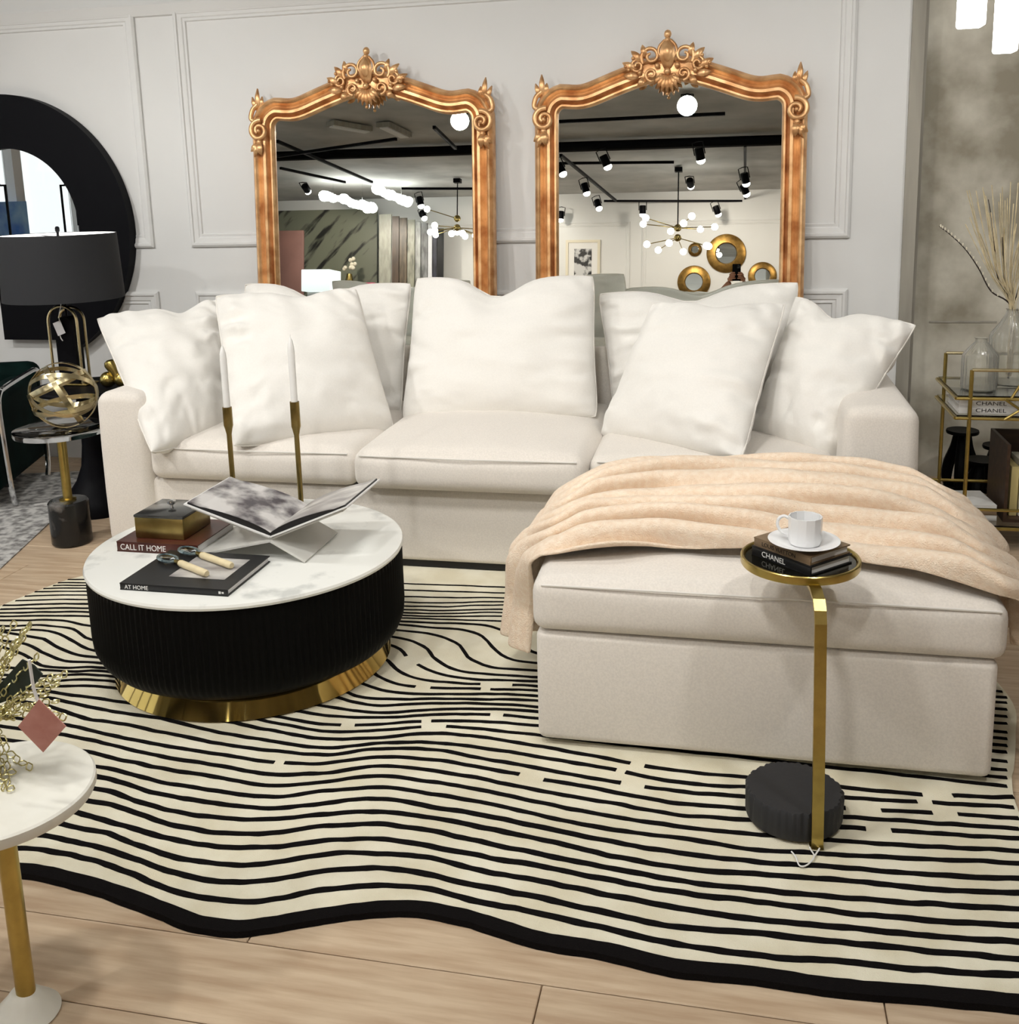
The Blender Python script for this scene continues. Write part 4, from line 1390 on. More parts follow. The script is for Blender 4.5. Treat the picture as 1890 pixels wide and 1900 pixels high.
# ---- acrylic accent table
at = thing('accent_table', 'clear acrylic accent table with brass stem and black marble foot, beside the sofa', 'side table', (-2.757, 3.685, 0.0005))
MB().lathe([(0.076, 0.0), (0.082, 0.008), (0.082, 0.182), (0.076, 0.190)], 48).build('marble_foot', M_BLKM, at)
MB().lathe([(0.034, 0.190), (0.034, 0.196), (0.019, 0.2), (0.019, 0.470), (0.03, 0.474), (0.03, 0.480)], 24).build('stem', M_BRASS, at)
MB().lathe([(0.176, 0.480), (0.184, 0.482), (0.186, 0.492), (0.184, 0.506), (0.178, 0.508)], 72).build('acrylic_top', M_ACRY, at)
ws = thing('ribbon_sphere', 'openwork pale gold ribbon sphere on the acrylic accent table', 'sculpture', (-2.72, 3.68, 0.5085))
R0 = 0.138
for (ax, az, off, wd) in ((0.0, 0.3, 0.0, 0.012), (0.9, 0.4, 0.02, 0.011), (-0.9, 0.9, -0.02, 0.011), (1.15, 1.7, 0.05, 0.011), (1.45, 2.6, -0.045, 0.011), (0.45, -0.9, 0.0, 0.011)):
    Mx = Matrix.Rotation(az, 3, 'Z') @ Matrix.Rotation(ax, 3, 'X')
    v = []
    ns = 64
    for k in range(ns):
        t = 2 * PI * k / ns
        r1 = math.sqrt(max(0.0, R0 * R0 - off * off))
        for (dr, dw) in ((0, -wd), (0.003, -wd), (0.003, wd), (0, wd)):
            bend = 1.0 - 0.10 * math.sin(2 * t) ** 2
            p = Vector(((r1 - 0.004 + dr) * math.cos(t), off + dw * bend, (r1 - 0.004 + dr) * math.sin(t)))
            if p.length > R0:
                p *= R0 / p.length
            v.append(Mx @ p + Vector((0, 0, R0)))
    MB().add(v, gfaces(ns, 4, True, True)).build('ribbon', M_CHAMP, ws, True, flat_angle=50)

# ---- green velvet chair
gc = thing('velvet_armchair', 'dark green velvet armchair with chrome tube frame, by the left wall', 'armchair', (-3.33, 4.03, 0.0185), 0.35)
MB().rbox((-0.40, 0.36, 0.24), (0.70, 0.74, 0.32), 0.06, 4).build('seat', M_GREEN, gc)
MB().rbox((-0.10, 0.36, 0.30), (0.15, 0.78, 0.46), 0.05, 4).build('arm', M_GREEN, gc)
MB().rbox((-0.72, 0.36, 0.30), (0.15, 0.78, 0.46), 0.05, 4).build('arm', M_GREEN, gc)
MB().rbox((-0.41, 0.70, 0.33), (0.78, 0.15, 0.52), 0.06, 4).build('backrest', M_GREEN, gc)


def loop(x, sgn):
    return cr([(x, 0.06, 0.0), (x, 0.03, 0.10), (x, 0.0, 0.38), (x, 0.0, 0.50), (x, 0.03, 0.545), (x, 0.10, 0.56), (x, 0.45, 0.57), (x, 0.56, 0.565), (x, 0.61, 0.53), (x, 0.61, 0.44), (x, 0.60, 0.10), (x, 0.57, 0.0)], 5)


MB().tube(loop(0.005, 1), 0.013, 10).build('chrome_frame', M_CHROME, gc)
MB().tube(loop(-0.825, -1), 0.013, 10).build('chrome_frame', M_CHROME, gc)

gr = MB().prism([(-2.80, 3.20, 0.0004), (-3.30, 4.75, 0.0004), (-4.9, 4.25, 0.0004), (-4.4, 2.70, 0.0004)], (0, 0, 0.005)).build('grey_rug', M_GRUG, None, False)
tag(gr, 'worn grey and white rug under the green armchair', 'rug')

# ================================================================== FOREGROUND TABLE
fx, fy = -1.236, 1.379
fg = thing('marble_side_table', 'white marble side table with brass pole at the front left edge', 'side table', (fx, fy, 0.0005))
MB().lathe([(0.058, 0.0), (0.060, 0.003), (0.056, 0.008), (0.034, 0.032), (0.021, 0.048), (0.0172, 0.050)], 56).build('marble_foot', M_MARB2, fg)
MB().lathe([(0.0165, 0.045), (0.0165, 0.424)], 24, (0.006, 0, 0)).build('pole', M_BRASS, fg)
MB().lathe([(0.145, 0.424), (0.158, 0.427), (0.161, 0.434), (0.1605, 0.446), (0.157, 0.4495)], 72).build('marble_top', M_MARB2, fg)
# chain spray
ch = thing('chain_spray', 'gold chain link spray with a pink diamond tag on the marble side table', 'ornament', (fx - 0.045, fy + 0.02, 0.4505))
M_CHAIN = mat('pale_gold_chain', srgb(206, 196, 140), 0.3, metal=0.9)
C0 = Vector((fx - 0.045, fy + 0.02, 0.545))
MB().lathe([(0.030, 0.0), (0.032, 0.004), (0.024, 0.03), (0.020, 0.07), (0.024, 0.09)], 24).build('holder', M_BRASSD, ch)


def links(path, ln=0.018, wd=0.0056, r=0.0014):
    P = cr(path, 24)
    mb = MB()
    acc, last, k = 0.0, P[0], 0
    for i in range(1, len(P)):
        if (P[i] - last).length >= ln * 0.80:
            d = (P[i] - last).normalized()
            c = (P[i] + last) / 2
            up = Vector((0, 0, 1)) if abs(d.z) < 0.9 else Vector((1, 0, 0))
            s1 = d.cross(up).normalized()
            s2 = d.cross(s1)
            sd = s1 if k % 2 == 0 else (s1 * 0.5 + s2 * 0.86)
            ring = []
            for q in range(10):
                a = 2 * PI * q / 10
                ca, sa = math.cos(a), math.sin(a)
                ring.append(c + d * (ln / 2 - wd * 0.5) * (1 if ca > 0 else -1) * (abs(ca) ** 0.35) * 1.0 + sd * wd * sa)
            mb.tube(ring, r, 5, True)
            last = P[i]
            k += 1
    return mb


tips = [((62, 1150), .00), ((55, 1158), .01), ((75, 1212), .0), ((132, 1248), .0), ((128, 1335), -.01), ((112, 1270), .02), ((100, 1290), .0), ((30, 1150), .03), ((48, 1175), .02), ((120, 1262), .03),
        ((90, 1330), .02), ((20, 1190), .03), ((105, 1345), .03), ((8, 1160), .04), ((125, 1300), .04), ((70, 1240), .03)]
for i, ((tx, ty), dy) in enumerate(tips):
    e = at_y(tx, ty, fy + 0.03 + dy * 1.5)
    mid = C0 + (e - C0) * 0.5 + Vector((0, 0.01, 0.02 + 0.01 * math.sin(i * 2.1)))
    links([C0 + Vector((0.004 * math.sin(i), 0.004 * math.cos(i), -0.005)), mid, e]).build('chain_strand', M_CHAIN, ch, True, True)
for (a, b, c) in (((-20, 1330), (20, 1400), (68, 1430)), ((-25, 1350), (5, 1430), (25, 1475)), ((-30, 1340), (-8, 1420), (10, 1470)), ((-20, 1345), (12, 1420), (30, 1440))):
    links([C0 + Vector((0, -0.01, -0.01)), at_z(a[0] + 10, a[1] + 20, 0.50), at_z(b[0], b[1], 0.462), at_z(c[0], c[1], 0.4545)], 0.022, 0.006, 0.0012).build('chain_strand', M_CHAIN, ch, True, True)
rs = random.Random(3)
for i in range(34):
    a = rs.uniform(0.3, 2 * PI - 0.3) + 0.0
    e = C0 + Vector((math.cos(a) * rs.uniform(0.05, 0.11) - 0.02, math.sin(a) * 0.07, rs.uniform(0.0, 0.08)))
    links([C0, C0 + (e - C0) * 0.5 + Vector((0, 0, 0.02)), e]).build('chain_strand', M_CHAIN, ch, True, True)
M_PINK = mat('dusty_pink_tag', srgb(196, 140, 128), 0.6, col2=srgb(178, 118, 106), vscale=25)
dpt = [at_y(x, y, fy - 0.03) for x, y in ((72, 1298), (122, 1348), (80, 1396), (33, 1348))]
MB().prism(dpt, (0, 0.0015, 0)).build('diamond_tag', M_PINK, ch, False, True)
MB().tube(cr([at_y(x, y, fy - 0.028) for x, y in ((54, 1224), (58, 1250), (62, 1275), (70, 1300))], 4), 0.0028, 6).build('ribbon', M_PAPER, ch, True, True)
M_SAGE = mat('dark_sage_leaf', (0.022, 0.035, 0.028), 0.45, var=0.3, vscale=30)
lf = [at_y(x, y, fy + 0.035) for x, y in ((-30, 1300), (10, 1258), (40, 1224), (62, 1235), (78, 1252), (60, 1275), (20, 1298), (-20, 1312))]
MB().prism(lf, (0, 0.003, 0)).build('leaf', M_SAGE, ch, False, True)

# ================================================================== BAR CART
CYF, CYB = 4.10, 4.50
CX0, CX1 = 0.855, 1.62
cart = thing('bar_cart', 'gold framed bar cart with glass shelves before the concrete wall', 'bar cart', ((CX0 + CX1) / 2, (CYF + CYB) / 2, 0))
zl, zu, zh, zb = 0.535, 0.612, 0.722, 0.10
rp = 0.0075
for (x, y) in ((CX0 + 0.02, CYF), (CX1, CYF), (CX0 + 0.0, CYB), (CX1, CYB)):
    MB().cyl((x, y, 0.03), (x, y, zh), rp, 10).build('post', M_BRASS, cart, True, True)
    MB().lathe([(0.012, 0.0), (0.022, 0.004), (0.022, 0.026), (0.012, 0.03)], 14, (x, y, 0.0005)).build('castor', M_BLACK, cart, True, True)


def rect_rail(z, x0, x1, r=0.0065):
    p = [(x0, CYF, z), (x1, CYF, z), (x1, CYB, z), (x0, CYB, z)]
    mb = MB()
    for i in range(4):
        mb.cyl(p[i], p[(i + 1) % 4], r, 8)
    return mb


for z in (zl, zu, zb + 0.075, zb):
    rect_rail(z, CX0 - 0.03, CX1 + 0.02).build('shelf_rail', M_BRASS, cart, True, True)
for y in (CYF, CYB):
    MB().cyl((CX0 + (0.02 if y == CYF else 0), y, zh), (CX1, y, zh), 0.0065, 8).build('handrail', M_CHAMP, cart, True, True)
xc_ = at_y(1862, 770, CYF).x
mb = MB()
for (xa, xb2) in ((xc_, xc_ + 0.11), (xc_ + 0.11, xc_)):
    mb.cyl((xa, CYF - 0.008, zl), (xb2, CYF - 0.008, zu), 0.005, 8)
mb.build('cross_brace', M_BRASS, cart, True, True)
mb = MB()
mb.cyl((xc_ + 0.02, CYF, zu), (xc_ + 0.08, CYF, zh), 0.005, 8)
mb.build('cross_brace', M_BRASS, cart, True, True)
for z in (zl + 0.009, zu + 0.008, zb + 0.009):
    MB().box(((CX0 + CX1) / 2 - 0.005, (CYF + CYB) / 2, z), (CX1 - CX0 + 0.04, CYB - CYF - 0.006, 0.006)).build('glass_shelf', M_GLASS, cart, False, True)


def ribbed(n, k):
    return lambda r, z, a: r * (1 + k * math.cos(a * n))


zv = zu + 0.0115


def vase(label, prof, c, n=22, k=0.02):
    r = thing('glass_vase', label, 'vase', c)
    inner = [(max(0.004, a - 0.004), z) for a, z in prof[::-1] if z > 0.005]
    pr = prof + inner + [(0.01, 0.006)]
    MB().lathe(pr, 88, fn=ribbed(n, k)).build('vase_body', M_RIBGL, r)
    return r


v1 = at_y(1814, 732, 4.24)
vase('short ribbed glass bottle vase, in front of the taller one on the bar cart', [(0.060, 0.0), (0.0655, 0.006), (0.0655, 0.130), (0.060, 0.142), (0.030, 0.178), (0.022, 0.186), (0.021, 0.197), (0.026, 0.202)], (v1.x, 4.24, zv))
v2 = at_y(1874, 640, 4.36)
tall = vase('tall ribbed glass bottle vase holding dry branches on the bar cart', [(0.070, 0.0), (0.078, 0.006), (0.078, 0.190), (0.072, 0.205), (0.040, 0.250), (0.022, 0.285), (0.020, 0.295), (0.025, 0.300)], (v2.x, 4.36, zv))
vt = Vector((v2.x, 4.36, zv + 0.29))
dg = thing('dried_branches', 'bunch of dried grasses and budding twigs in the tall glass vase', 'dried branches', (v2.x, 4.36, zv + 0.012))
M_TWIG = mat('dark_twig', (0.03, 0.02, 0.016), 0.8)
M_GRASS = mat('straw_grass', srgb(222, 206, 168), 0.9, var=0.3, vscale=30)
M_BUD = mat('pale_bud', srgb(214, 206, 186), 0.8)


def twig(pp, buds=True):
    P = cr([Vector((v2.x, 4.36, zv + 0.02)), vt] + [at_y(x, y, 4.36) for x, y in pp], 8)
    tw = MB().tube(P, [0.0034 - 0.002 * i / len(P) for i in range(len(P))], 6).build('twig', M_TWIG, dg, True, True)
    if buds:
        mb = MB()
        for i in range(14, len(P), 2):
            mb.sphere(P[i] + Vector((0.005 * (-1) ** i, -0.003, 0.002)), 0.0042, 6, 5, (0.8, 0.8, 1.5))
        mb.build('buds', M_BUD, tw, True, True)


twig([(1838, 540), (1815, 498), (1790, 462), (1762, 435), (1742, 420)])
twig([(1852, 520), (1844, 450), (1838, 400), (1833, 370)], False)
twig([(1864, 530), (1860, 460), (1859, 440)], False)
twig([(1885, 550), (1900, 500), (1925, 440)])
for i in range(48):
    bx = 1790 + i * 3.0 + rs.uniform(-6, 6)
    by = 330 + rs.uniform(0, 110) + abs(bx - 1862) * 0.25
    mx = 1866 + (bx - 1866) * 0.45
    P = cr([Vector((v2.x + rs.uniform(-.01, .01), 4.36 + rs.uniform(-.01, .01), zv + 0.03)), vt + Vector((rs.uniform(-.01, .01), rs.uniform(-.01, .01), 0)), at_y(mx, 500, 4.36 + rs.uniform(-.04, .04)), at_y(bx, by, 4.36 + rs.uniform(-.08, .08))], 6)
    MB().tube(P, [0.0011 + 0.0018 * max(0, (k / len(P) - 0.5)) for k in range(len(P))], 4).build('grass_stem', M_GRASS, dg, True, True)

M_BKWHT = mat('white_book_cloth', (0.74, 0.73, 0.70), 0.5)
M_BLKINK = mat('black_lettering', (0.01, 0.01, 0.01), 0.6)
zb0 = zl + 0.0125
bw = 0.30
bxl = at_y(1778, 760, CYF + 0.03).x
for i, (lab, tx) in enumerate((('white book with black spine lettering, lower of two lying on the bar cart shelf', 'CHANEL'), ('white book with black spine lettering, upper of two lying on the bar cart shelf', 'CHANEL'))):
    bo = book('white_book', lab, bw, 0.22, 0.027, (bxl + bw / 2, CYF + 0.03 + 0.11, zb0 + i * 0.0275), 0, M_BKWHT)
    text('lettering', tx, 0.021, M_BLKINK, bo, (-0.09, -0.1105, 0.006), (PI / 2, 0, 0), sx=1.35)
# bottom shelf: leaning books and a wooden box
zq = zb + 0.0125
wbx = thing('wooden_crate', 'brown wooden crate of books on the lower shelf of the bar cart', 'crate', (1.20, 4.29, zq))
M_WALN = mat('walnut_wood', srgb(70, 50, 36), 0.5, var=0.4, vscale=6, stretch=(1, 6, 6))
MB().box((0, 0, 0.006), (0.34, 0.28, 0.012)).box((0.164, 0, 0.16), (0.012, 0.28, 0.30)).box((0, 0.134, 0.16), (0.316, 0.012, 0.30)).box((-0.164, 0, 0.16), (0.012, 0.28, 0.30)).build('crate_box', M_WALN, wbx, False)
for i, (cl, hh) in enumerate(((srgb(206, 190, 130), 0.20), (srgb(228, 222, 200), 0.22), (srgb(190, 170, 110), 0.19), (srgb(216, 210, 190), 0.21))):
    bo = thing('upright_book', ['ochre', 'cream', 'dull gold', 'pale grey'][i] + ' book standing upright in the wooden crate', 'book', (1.075 + i * 0.034, 4.275, zq + 0.0125), 0, 'books in the wooden crate')
    cm = mat('book_cloth_%d' % i, cl, 0.7)
    MB().rbox((0, 0, hh / 2), (0.028, 0.16, hh), 0.002, 2).build('cover', cm, bo)
    MB().box((0, 0.003, hh / 2 + 0.001), (0.022, 0.158, hh - 0.004)).build('page_block', M_PAPER, bo, False)
for i in range(3):
    book('flat_book', ['lowest', 'middle', 'topmost'][i] + ' of three pale books lying on the bottom shelf of the bar cart', 0.14 - 0.01 * i, 0.2, 0.02, (0.94, 4.26, zq + i * 0.0205), 0.05 * i, M_BKWHT if i % 2 == 0 else M_BKTAN)

# ---- black stools behind the cart
def stool(label, px, ytop, Y, rad, h, rot):
    c = at_y(px, ytop, Y)
    r = thing('black_stool', label, 'stool', (c.x, Y, 0.0005), rot, 'black wooden stools behind the bar cart')
    MB().lathe([(rad * 0.5, h - 0.022), (rad * 0.96, h - 0.018), (rad, h - 0.010), (rad * 0.97, h - 0.002), (rad * 0.6, h - 0.004)], 40).build('seat', M_BLKW, r)
    for k in range(3):
        a = 2 * PI * k / 3
        d = Vector((math.cos(a), math.sin(a), 0))
        P = [d * rad * 0.35 + Vector((0, 0, h - 0.015)), d * rad * 0.45 + Vector((0, 0, h * 0.7)), d * rad * 0.85 + Vector((0, 0, h * 0.4)), d * rad * 0.95 + Vector((0, 0, h * 0.15)), d * rad * 0.8 + Vector((0, 0, 0.015))]
        MB().tube(cr(P, 5), [0.016 + 0.010 * math.sin(PI * i / 20) for i in range(21)], 8).build('leg', M_BLKW, r)
    MB().lathe([(rad * 0.78, 0.0), (rad * 0.98, 0.0), (rad * 1.0, 0.012), (rad * 0.98, 0.024), (rad * 0.78, 0.024), (rad * 0.78, 0.0)], 36).build('foot_ring', M_BLKW, r)


stool('tallest black wooden stool, nearest the sofa arm behind the bar cart', 1785, 806, 4.96, 0.072, 0.29, 0.3)
stool('black wooden stool with brown flat seat, furthest right behind the cart', 1853, 834, 4.95, 0.072, 0.225, 1.2)
stool('lowest black wooden stool, between the other two behind the cart', 1822, 857, 4.72, 0.074, 0.215, 0.1)

# ================================================================== CRYSTAL PENDANT (top right)
cp = thing('crystal_pendant', 'lit crystal pendant lamp with square glass drops before the concrete wall', 'pendant lamp', (0.78, 3.55, ZC), 0)
for (xa, xb2, yb) in ((1776, 1824, 52), (1843, 1884, 99), (1905, 1950, 60)):
    p0, p1 = at_y(xa, yb, 3.55), at_y(xb2, yb, 3.55)
    wv = p1.x - p0.x
    dr = MB().rbox(((p0.x + p1.x) / 2, 3.55, p0.z + 0.20), (wv, wv, 0.40), 0.008, 2).build('crystal_drop', M_CRYS, cp, False, True)
    MB().cyl(((p0.x + p1.x) / 2, 3.55, p0.z + 0.40), ((p0.x + p1.x) / 2, 3.55, ZC - 0.03), 0.002, 6).build('wire', M_CHROME, dr, True, True)
MB().box((0.85, 3.55, ZC - 0.016), (0.5, 0.12, 0.03)).build('canopy', M_CHROME, cp, False, True)
# ================================================================== BEHIND THE CAMERA (seen in the mirrors)
# ---- ceiling pipes and light tracks
def rod(name, label, a, b, r, cat, group=None, square=False):
    a, b = Vector(a), Vector(b)
    mb = MB()
    if square:
        d = (b - a)
        mb.box((a + b) / 2, (d.length, r * 2, r * 2), math.atan2(d.y, d.x))
    else:
        mb.cyl(a, b, r, 10)
    o = mb.build(name, M_BLACK, None, not square)
    return tag(o, label, cat, group)


pA, pB = r_z(1035, 276, 3.0), r_z(1452, 264, 3.0)
rod('ceiling_duct', 'thick black pipe crossing the whole ceiling in both mirrors', (-7.2, pA.y + 0.03, 3.02), (3.6, pB.y, 3.02), 0.06, 'pipe')
tr = []
for (a, b, lab) in (((1036, 226), (1345, 211), 'black light track nearest the crest in the right mirror'), ((1120, 373), (1380, 373), 'far black light track above the round gold mirrors'),
                    ((1040, 288), (1142, 372), 'diagonal black light track at the left of the right mirror'), ((1382, 270), (1382, 374), 'black light track running back above the round gold mirrors'),
                    ((514, 262), (690, 338), 'diagonal black track in the left mirror'), ((515, 290), (735, 258), 'thin black track high in the left mirror'),
                    ((640, 338), (520, 312), 'black track ending over the stone slab'), ((745, 350), (876, 350), 'far black light track above the stone slabs'),
                    ((805, 236), (845, 275), 'short black conduit at the right of the left mirror'), ((1042, 303), (1250, 301), 'thin black conduit feeding the spiked chandelier')):
    zz = 2.97 - 0.035 * (len(tr) % 3)
    A, B = r_z(*a, zz), r_z(*b, zz)
    tr.append(rod('light_track', lab, A, B, 0.016, 'light track', None, True))

for (pa, pb, lab) in (((612, 234), (684, 246), 'flat grey ceiling strip lamp housing in the left mirror, nearer the centre'), ((710, 236), (752, 256), 'flat grey ceiling strip lamp housing in the left mirror, nearer the right frame')):
    A, B = r_z(*pa, 3.03), r_z(*pb, 3.03)
    d = B - A
    cfx = thing('strip_lamp', lab, 'ceiling lamp', tuple((A + B) / 2))
    MB().box((0, 0, 0.03), (d.length, 0.16, 0.05), math.atan2(d.y, d.x)).build('housing', M_JAMB, cfx, False)
    MB().box((0, 0, -0.001), (d.length * 0.92, 0.10, 0.012), math.atan2(d.y, d.x)).build('diffuser', M_WALL, cfx, False)
    MB().cyl((0, 0, 0.05), (0, 0, ZC - 3.03), 0.008, 6).build('hanger', M_BLACK, cfx)

LAB_S = 'black ceiling spotlight with a glowing round lamp on the light tracks'


def make_head():
    r = thing('track_spotlight', LAB_S, 'spotlight', (0, 0, 3), 0, 'ceiling track spotlights')
    MB().lathe([(0.042, 0.10), (0.047, 0.09), (0.047, -0.02), (0.040, -0.03)], 20).build('housing', M_BLACK, r)
    MB().sphere((0, 0, -0.035), 0.046, 14, 8, (1, 1, 0.8)).build('lamp', M_BULB, r)
    MB().tube([(0.055, 0, 0.03), (0.055, 0, 0.16), (0.0, 0, 0.17), (-0.055, 0, 0.16), (-0.055, 0, 0.03)], 0.006, 6).build('bracket', M_BLACK, r)
    return r


proto = make_head()
spots = []
for px in ((1125, 304), (1042, 318), (1087, 354), (1299, 292), (1383, 336), (1383, 356), (1192, 394), (1331, 394), (1040, 404), (780, 378), (786, 402), (1110, 383)):
    p = r_z(px[0], px[1], 2.70)
    if p.y < YB + 0.15:
        p = r_y(px[0], px[1], YB + 0.4)
    spots.append((p, (rnd.uniform(-0.4, 0.4), rnd.uniform(-0.5, 0.1), 0)))
for lo in SPOT_LIGHTS:  # heads for the lamps, the added fill lamps included
    q = lo.location
    dirv = (lo.rotation_euler.to_matrix() @ Vector((0, 0, -1)))
    spots.append((q - dirv * 0.075, dirv.to_track_quat('-Z', 'Y').to_euler()))
SL = ['second from the left below the thick pipe in the right mirror', 'at the left frame below the thick pipe in the right mirror', 'on the diagonal track in the right mirror', 'right of centre below the thick pipe in the right mirror',
      'on the right hand track, upper of the two close together', 'on the right hand track, lower of the two close together', 'on the far track left of the spiked chandelier', 'on the far track right of the spiked chandelier',
      'lowest at the left frame of the right mirror', 'right of the crystal chandeliers in the left mirror, upper one', 'right of the crystal chandeliers in the left mirror, lower one', 'at the far end of the diagonal track',
      'glaring just below the crest of the right mirror', 'glaring in the upper right corner of the left mirror']
SL_ADDED = ['added over the coffee table, lighting the rug', 'added over the drink table at the right', 'added over the green armchair at the left', 'added above the left gold mirror, lighting the sofa', 'added above the right gold mirror, lighting the sofa',
       'added to light the concrete wall above the bar cart', 'added over the bare floor in front of the rug', 'added to light the round gold mirrors on the opposite wall', 'added to light the stone sample panels', 'added to light the dark stone slab',
       'added at the far right of the opposite wall', 'added by the shop front windows']  # heads of the lamps added only for their light
for i, (p, e) in enumerate(spots):
    h = proto if i == 0 else copy_tree(proto)
    h['label'] = 'black ceiling spotlight ' + SL[i] if i < len(SL) else 'black ceiling spotlight ' + SL_ADDED[i - len(SL)]
    h.location = p
    h.rotation_euler = e

# ---- spiked chandeliers
def sputnik(label, c, ztop, seed, R=0.42):
    r = thing('spiked_chandelier', label, 'chandelier', (c.x, c.y, c.z), 0, 'chandeliers seen in the mirrors')
    MB().cyl((0, 0, 0), (0, 0, ztop - c.z), 0.008, 8).build('stem', M_BLACK, r)
    MB().box((0, 0, ztop - c.z - 0.03), (0.10, 0.10, 0.06)).build('canopy', M_BLACK, r, False)
    MB().sphere((0, 0, 0.05), 0.05, 14, 10).sphere((0, 0, -0.08), 0.05, 14, 10).build('hub', M_BRASSD, r)
    q = random.Random(seed)
    for k in range(13):
        a = 2 * PI * k / 13 + q.uniform(-0.2, 0.2)
        el = q.uniform(-0.42, 0.42)
        L = R * q.uniform(0.8, 1.15)
        d = Vector((math.cos(a) * math.cos(el), math.sin(a) * math.cos(el), math.sin(el) * 0.8))
        z0 = 0.05 if d.z > 0 else -0.08
        ar = MB().cyl((0, 0, z0), Vector((0, 0, z0)) + d * L, 0.006, 6).build('arm', M_BRASSD, r)
        MB().sphere(Vector((0, 0, z0)) + d * (L + 0.035), 0.045, 12, 8).build('bulb', M_BULB, ar)


c1 = r_y(1257, 430, -4.0)
sputnik('spiked brass chandelier with globe bulbs reflected in the right mirror', c1, 3.08, 4)
c2 = r_y(848, 412, -4.4)
sputnik('spiked brass chandelier with globe bulbs reflected in the left mirror', c2, 3.08, 9)

# ---- crystal ring chandeliers
def ring_light(label, pa, pb, Y, r0):
    A, B = r_y(*pa, Y), r_y(*pb, Y)
    c = (A + B) / 2
    r = thing('crystal_chandelier', label, 'chandelier', tuple(c), 0, 'chandeliers seen in the mirrors')
    mb = MB()
    q = random.Random(int(pa[0]))
    hl = (B - A).length / 2
    d = (B - A).normalized()
    s = d.cross(Vector((0, 0, 1))).normalized()
    for k in range(40):
        a = 2 * PI * k / 40
        p = d * hl * math.cos(a) + s * r0 * math.sin(a) * 1.5
        mb.sphere(p + Vector((0, 0, q.uniform(-0.03, 0.03))), q.uniform(0.05, 0.085), 8, 6, (1, 1, 0.8))
    mb.build('crystal_ring', M_CRYS, r, True)
    for sg in (-0.6, 0.6):
        p = d * hl * sg
        MB().cyl(p, (p.x, p.y, ZC - c.z), 0.002, 5).build('wire', M_CHROME, r)


ring_light('long glowing crystal ring chandelier over the dark stone slab', (600, 362), (690, 386), -4.4, 0.10)
ring_light('glowing crystal ring chandelier, farther one beside the track', (698, 350), (756, 376), -4.8, 0.10)

# ---- stone slabs
M_SLAB = mat('grey_green_stone', srgb(112, 114, 98), 0.4, col2=srgb(26, 26, 22), vscale=2.6, detail=9, vlo=0.38, vhi=0.47, stretch=(2.6, 1, 0.55), rot=(0, 0.75, 0))
sa, sb = r_y(516, 395, -5.95), r_y(700, 395, -5.95)
sl = thing('stone_slab', 'huge grey stone slab with black veins reflected in the left mirror', 'stone slab', ((sa.x + sb.x) / 2, -5.95, 0.0))
MB().box((0, 0, 1.45), (abs(sb.x - sa.x), 0.04, 2.9)).build('slab', M_SLAB, sl, False)
cols = [(srgb(176, 174, 160), 0.3), (srgb(92, 74, 60), 0.4), (srgb(120, 104, 84), 0.6), (srgb(170, 168, 150), 0.6), (srgb(190, 190, 186), 0.6), (srgb(150, 150, 150), 0.7), (srgb(226, 226, 230), 0.1), (srgb(70, 70, 84), 0.7), (srgb(24, 24, 26), 0.3)]
names = ['pale grey', 'dark brown', 'mottled brown', 'beige grey', 'silver veined', 'mid grey', 'white', 'blue grey', 'black']
exs = [703, 727, 740, 754, 768, 778, 790, 798, 806, 818]
for i in range(9):
    a, b = r_y(exs[i], 398 + i * 3, -5.7), r_y(exs[i + 1], 398 + i * 3, -5.7)
    o = MB().box(((a.x + b.x) / 2, -5.7 - 0.02 * i, a.z / 2), (abs(b.x - a.x) * 0.94, 0.03, a.z)).build('tile_panel', mat('sample_stone_%d' % i, cols[i][0], 0.35, var=cols[i][1], vscale=6, stretch=(3, 1, 0.8), detail=7), None, False)
    tag(o, names[i] + ' upright stone sample panel in the row reflected in the left mirror', 'stone panel', 'row of stone sample panels')
a, b = r_y(520, 428, -5.2), r_y(553, 428, -5.2)
pk = MB().rbox(((a.x + b.x) / 2, -5.2, a.z / 2), (abs(b.x - a.x) + 0.2, 0.05, a.z), 0.02, 2).build('pink_panel', mat('dusky_pink_panel', srgb(128, 92, 84), 0.6, var=0.2, vscale=2), None)
tag(pk, 'dusky pink upright panel at the left edge of the left mirror', 'panel')
a, b = r_y(570, 493, -4.2), r_y(622, 545, -4.2)
cub = thing('cube_lamp', 'white cube lamp standing on a plinth, reflected in the left mirror', 'lamp', ((a.x + b.x) / 2, -4.2, 0.0))
zc0 = b.z + 0.02
MB().box((0, 0, zc0 / 2), (0.30, 0.30, zc0)).build('plinth', M_WALL, cub, False)
MB().rbox((0, 0, zc0 + 0.16), (abs(b.x - a.x), abs(b.x - a.x), 0.31), 0.01, 2).build('shade', mat('lit_white_shade', (0.9, 0.92, 0.92), 0.6, emit=(0.9, 1, 1), estr=0.8), cub)
a = r_y(648, 520, -5.5)
fl = thing('flower_vase', 'small vase of pale flowers before the dark slab', 'vase', (a.x, -5.5, 0))
MB().lathe([(0.16, 0), (0.16, a.z - 0.15), (0.14, a.z - 0.15)], 16).build('plinth', M_BLACK, fl)
MB().lathe([(0.05, a.z - 0.15), (0.06, a.z), (0.04, a.z + 0.10)], 16).build('vase_body', M_BRASSD, fl)
mb = MB()
for k in range(9):
    mb.sphere((rnd.uniform(-.12, .12), rnd.uniform(-.06, .06), a.z + rnd.uniform(0.14, 0.34)), 0.035, 8, 6)
mb.build('blossoms', M_BUD, fl)
a = r_y(679, 533, -4.8)
pb_ = thing('raspberry_chair', 'raspberry pink chair back seen low in the left mirror', 'chair', (a.x, -4.8, 0))
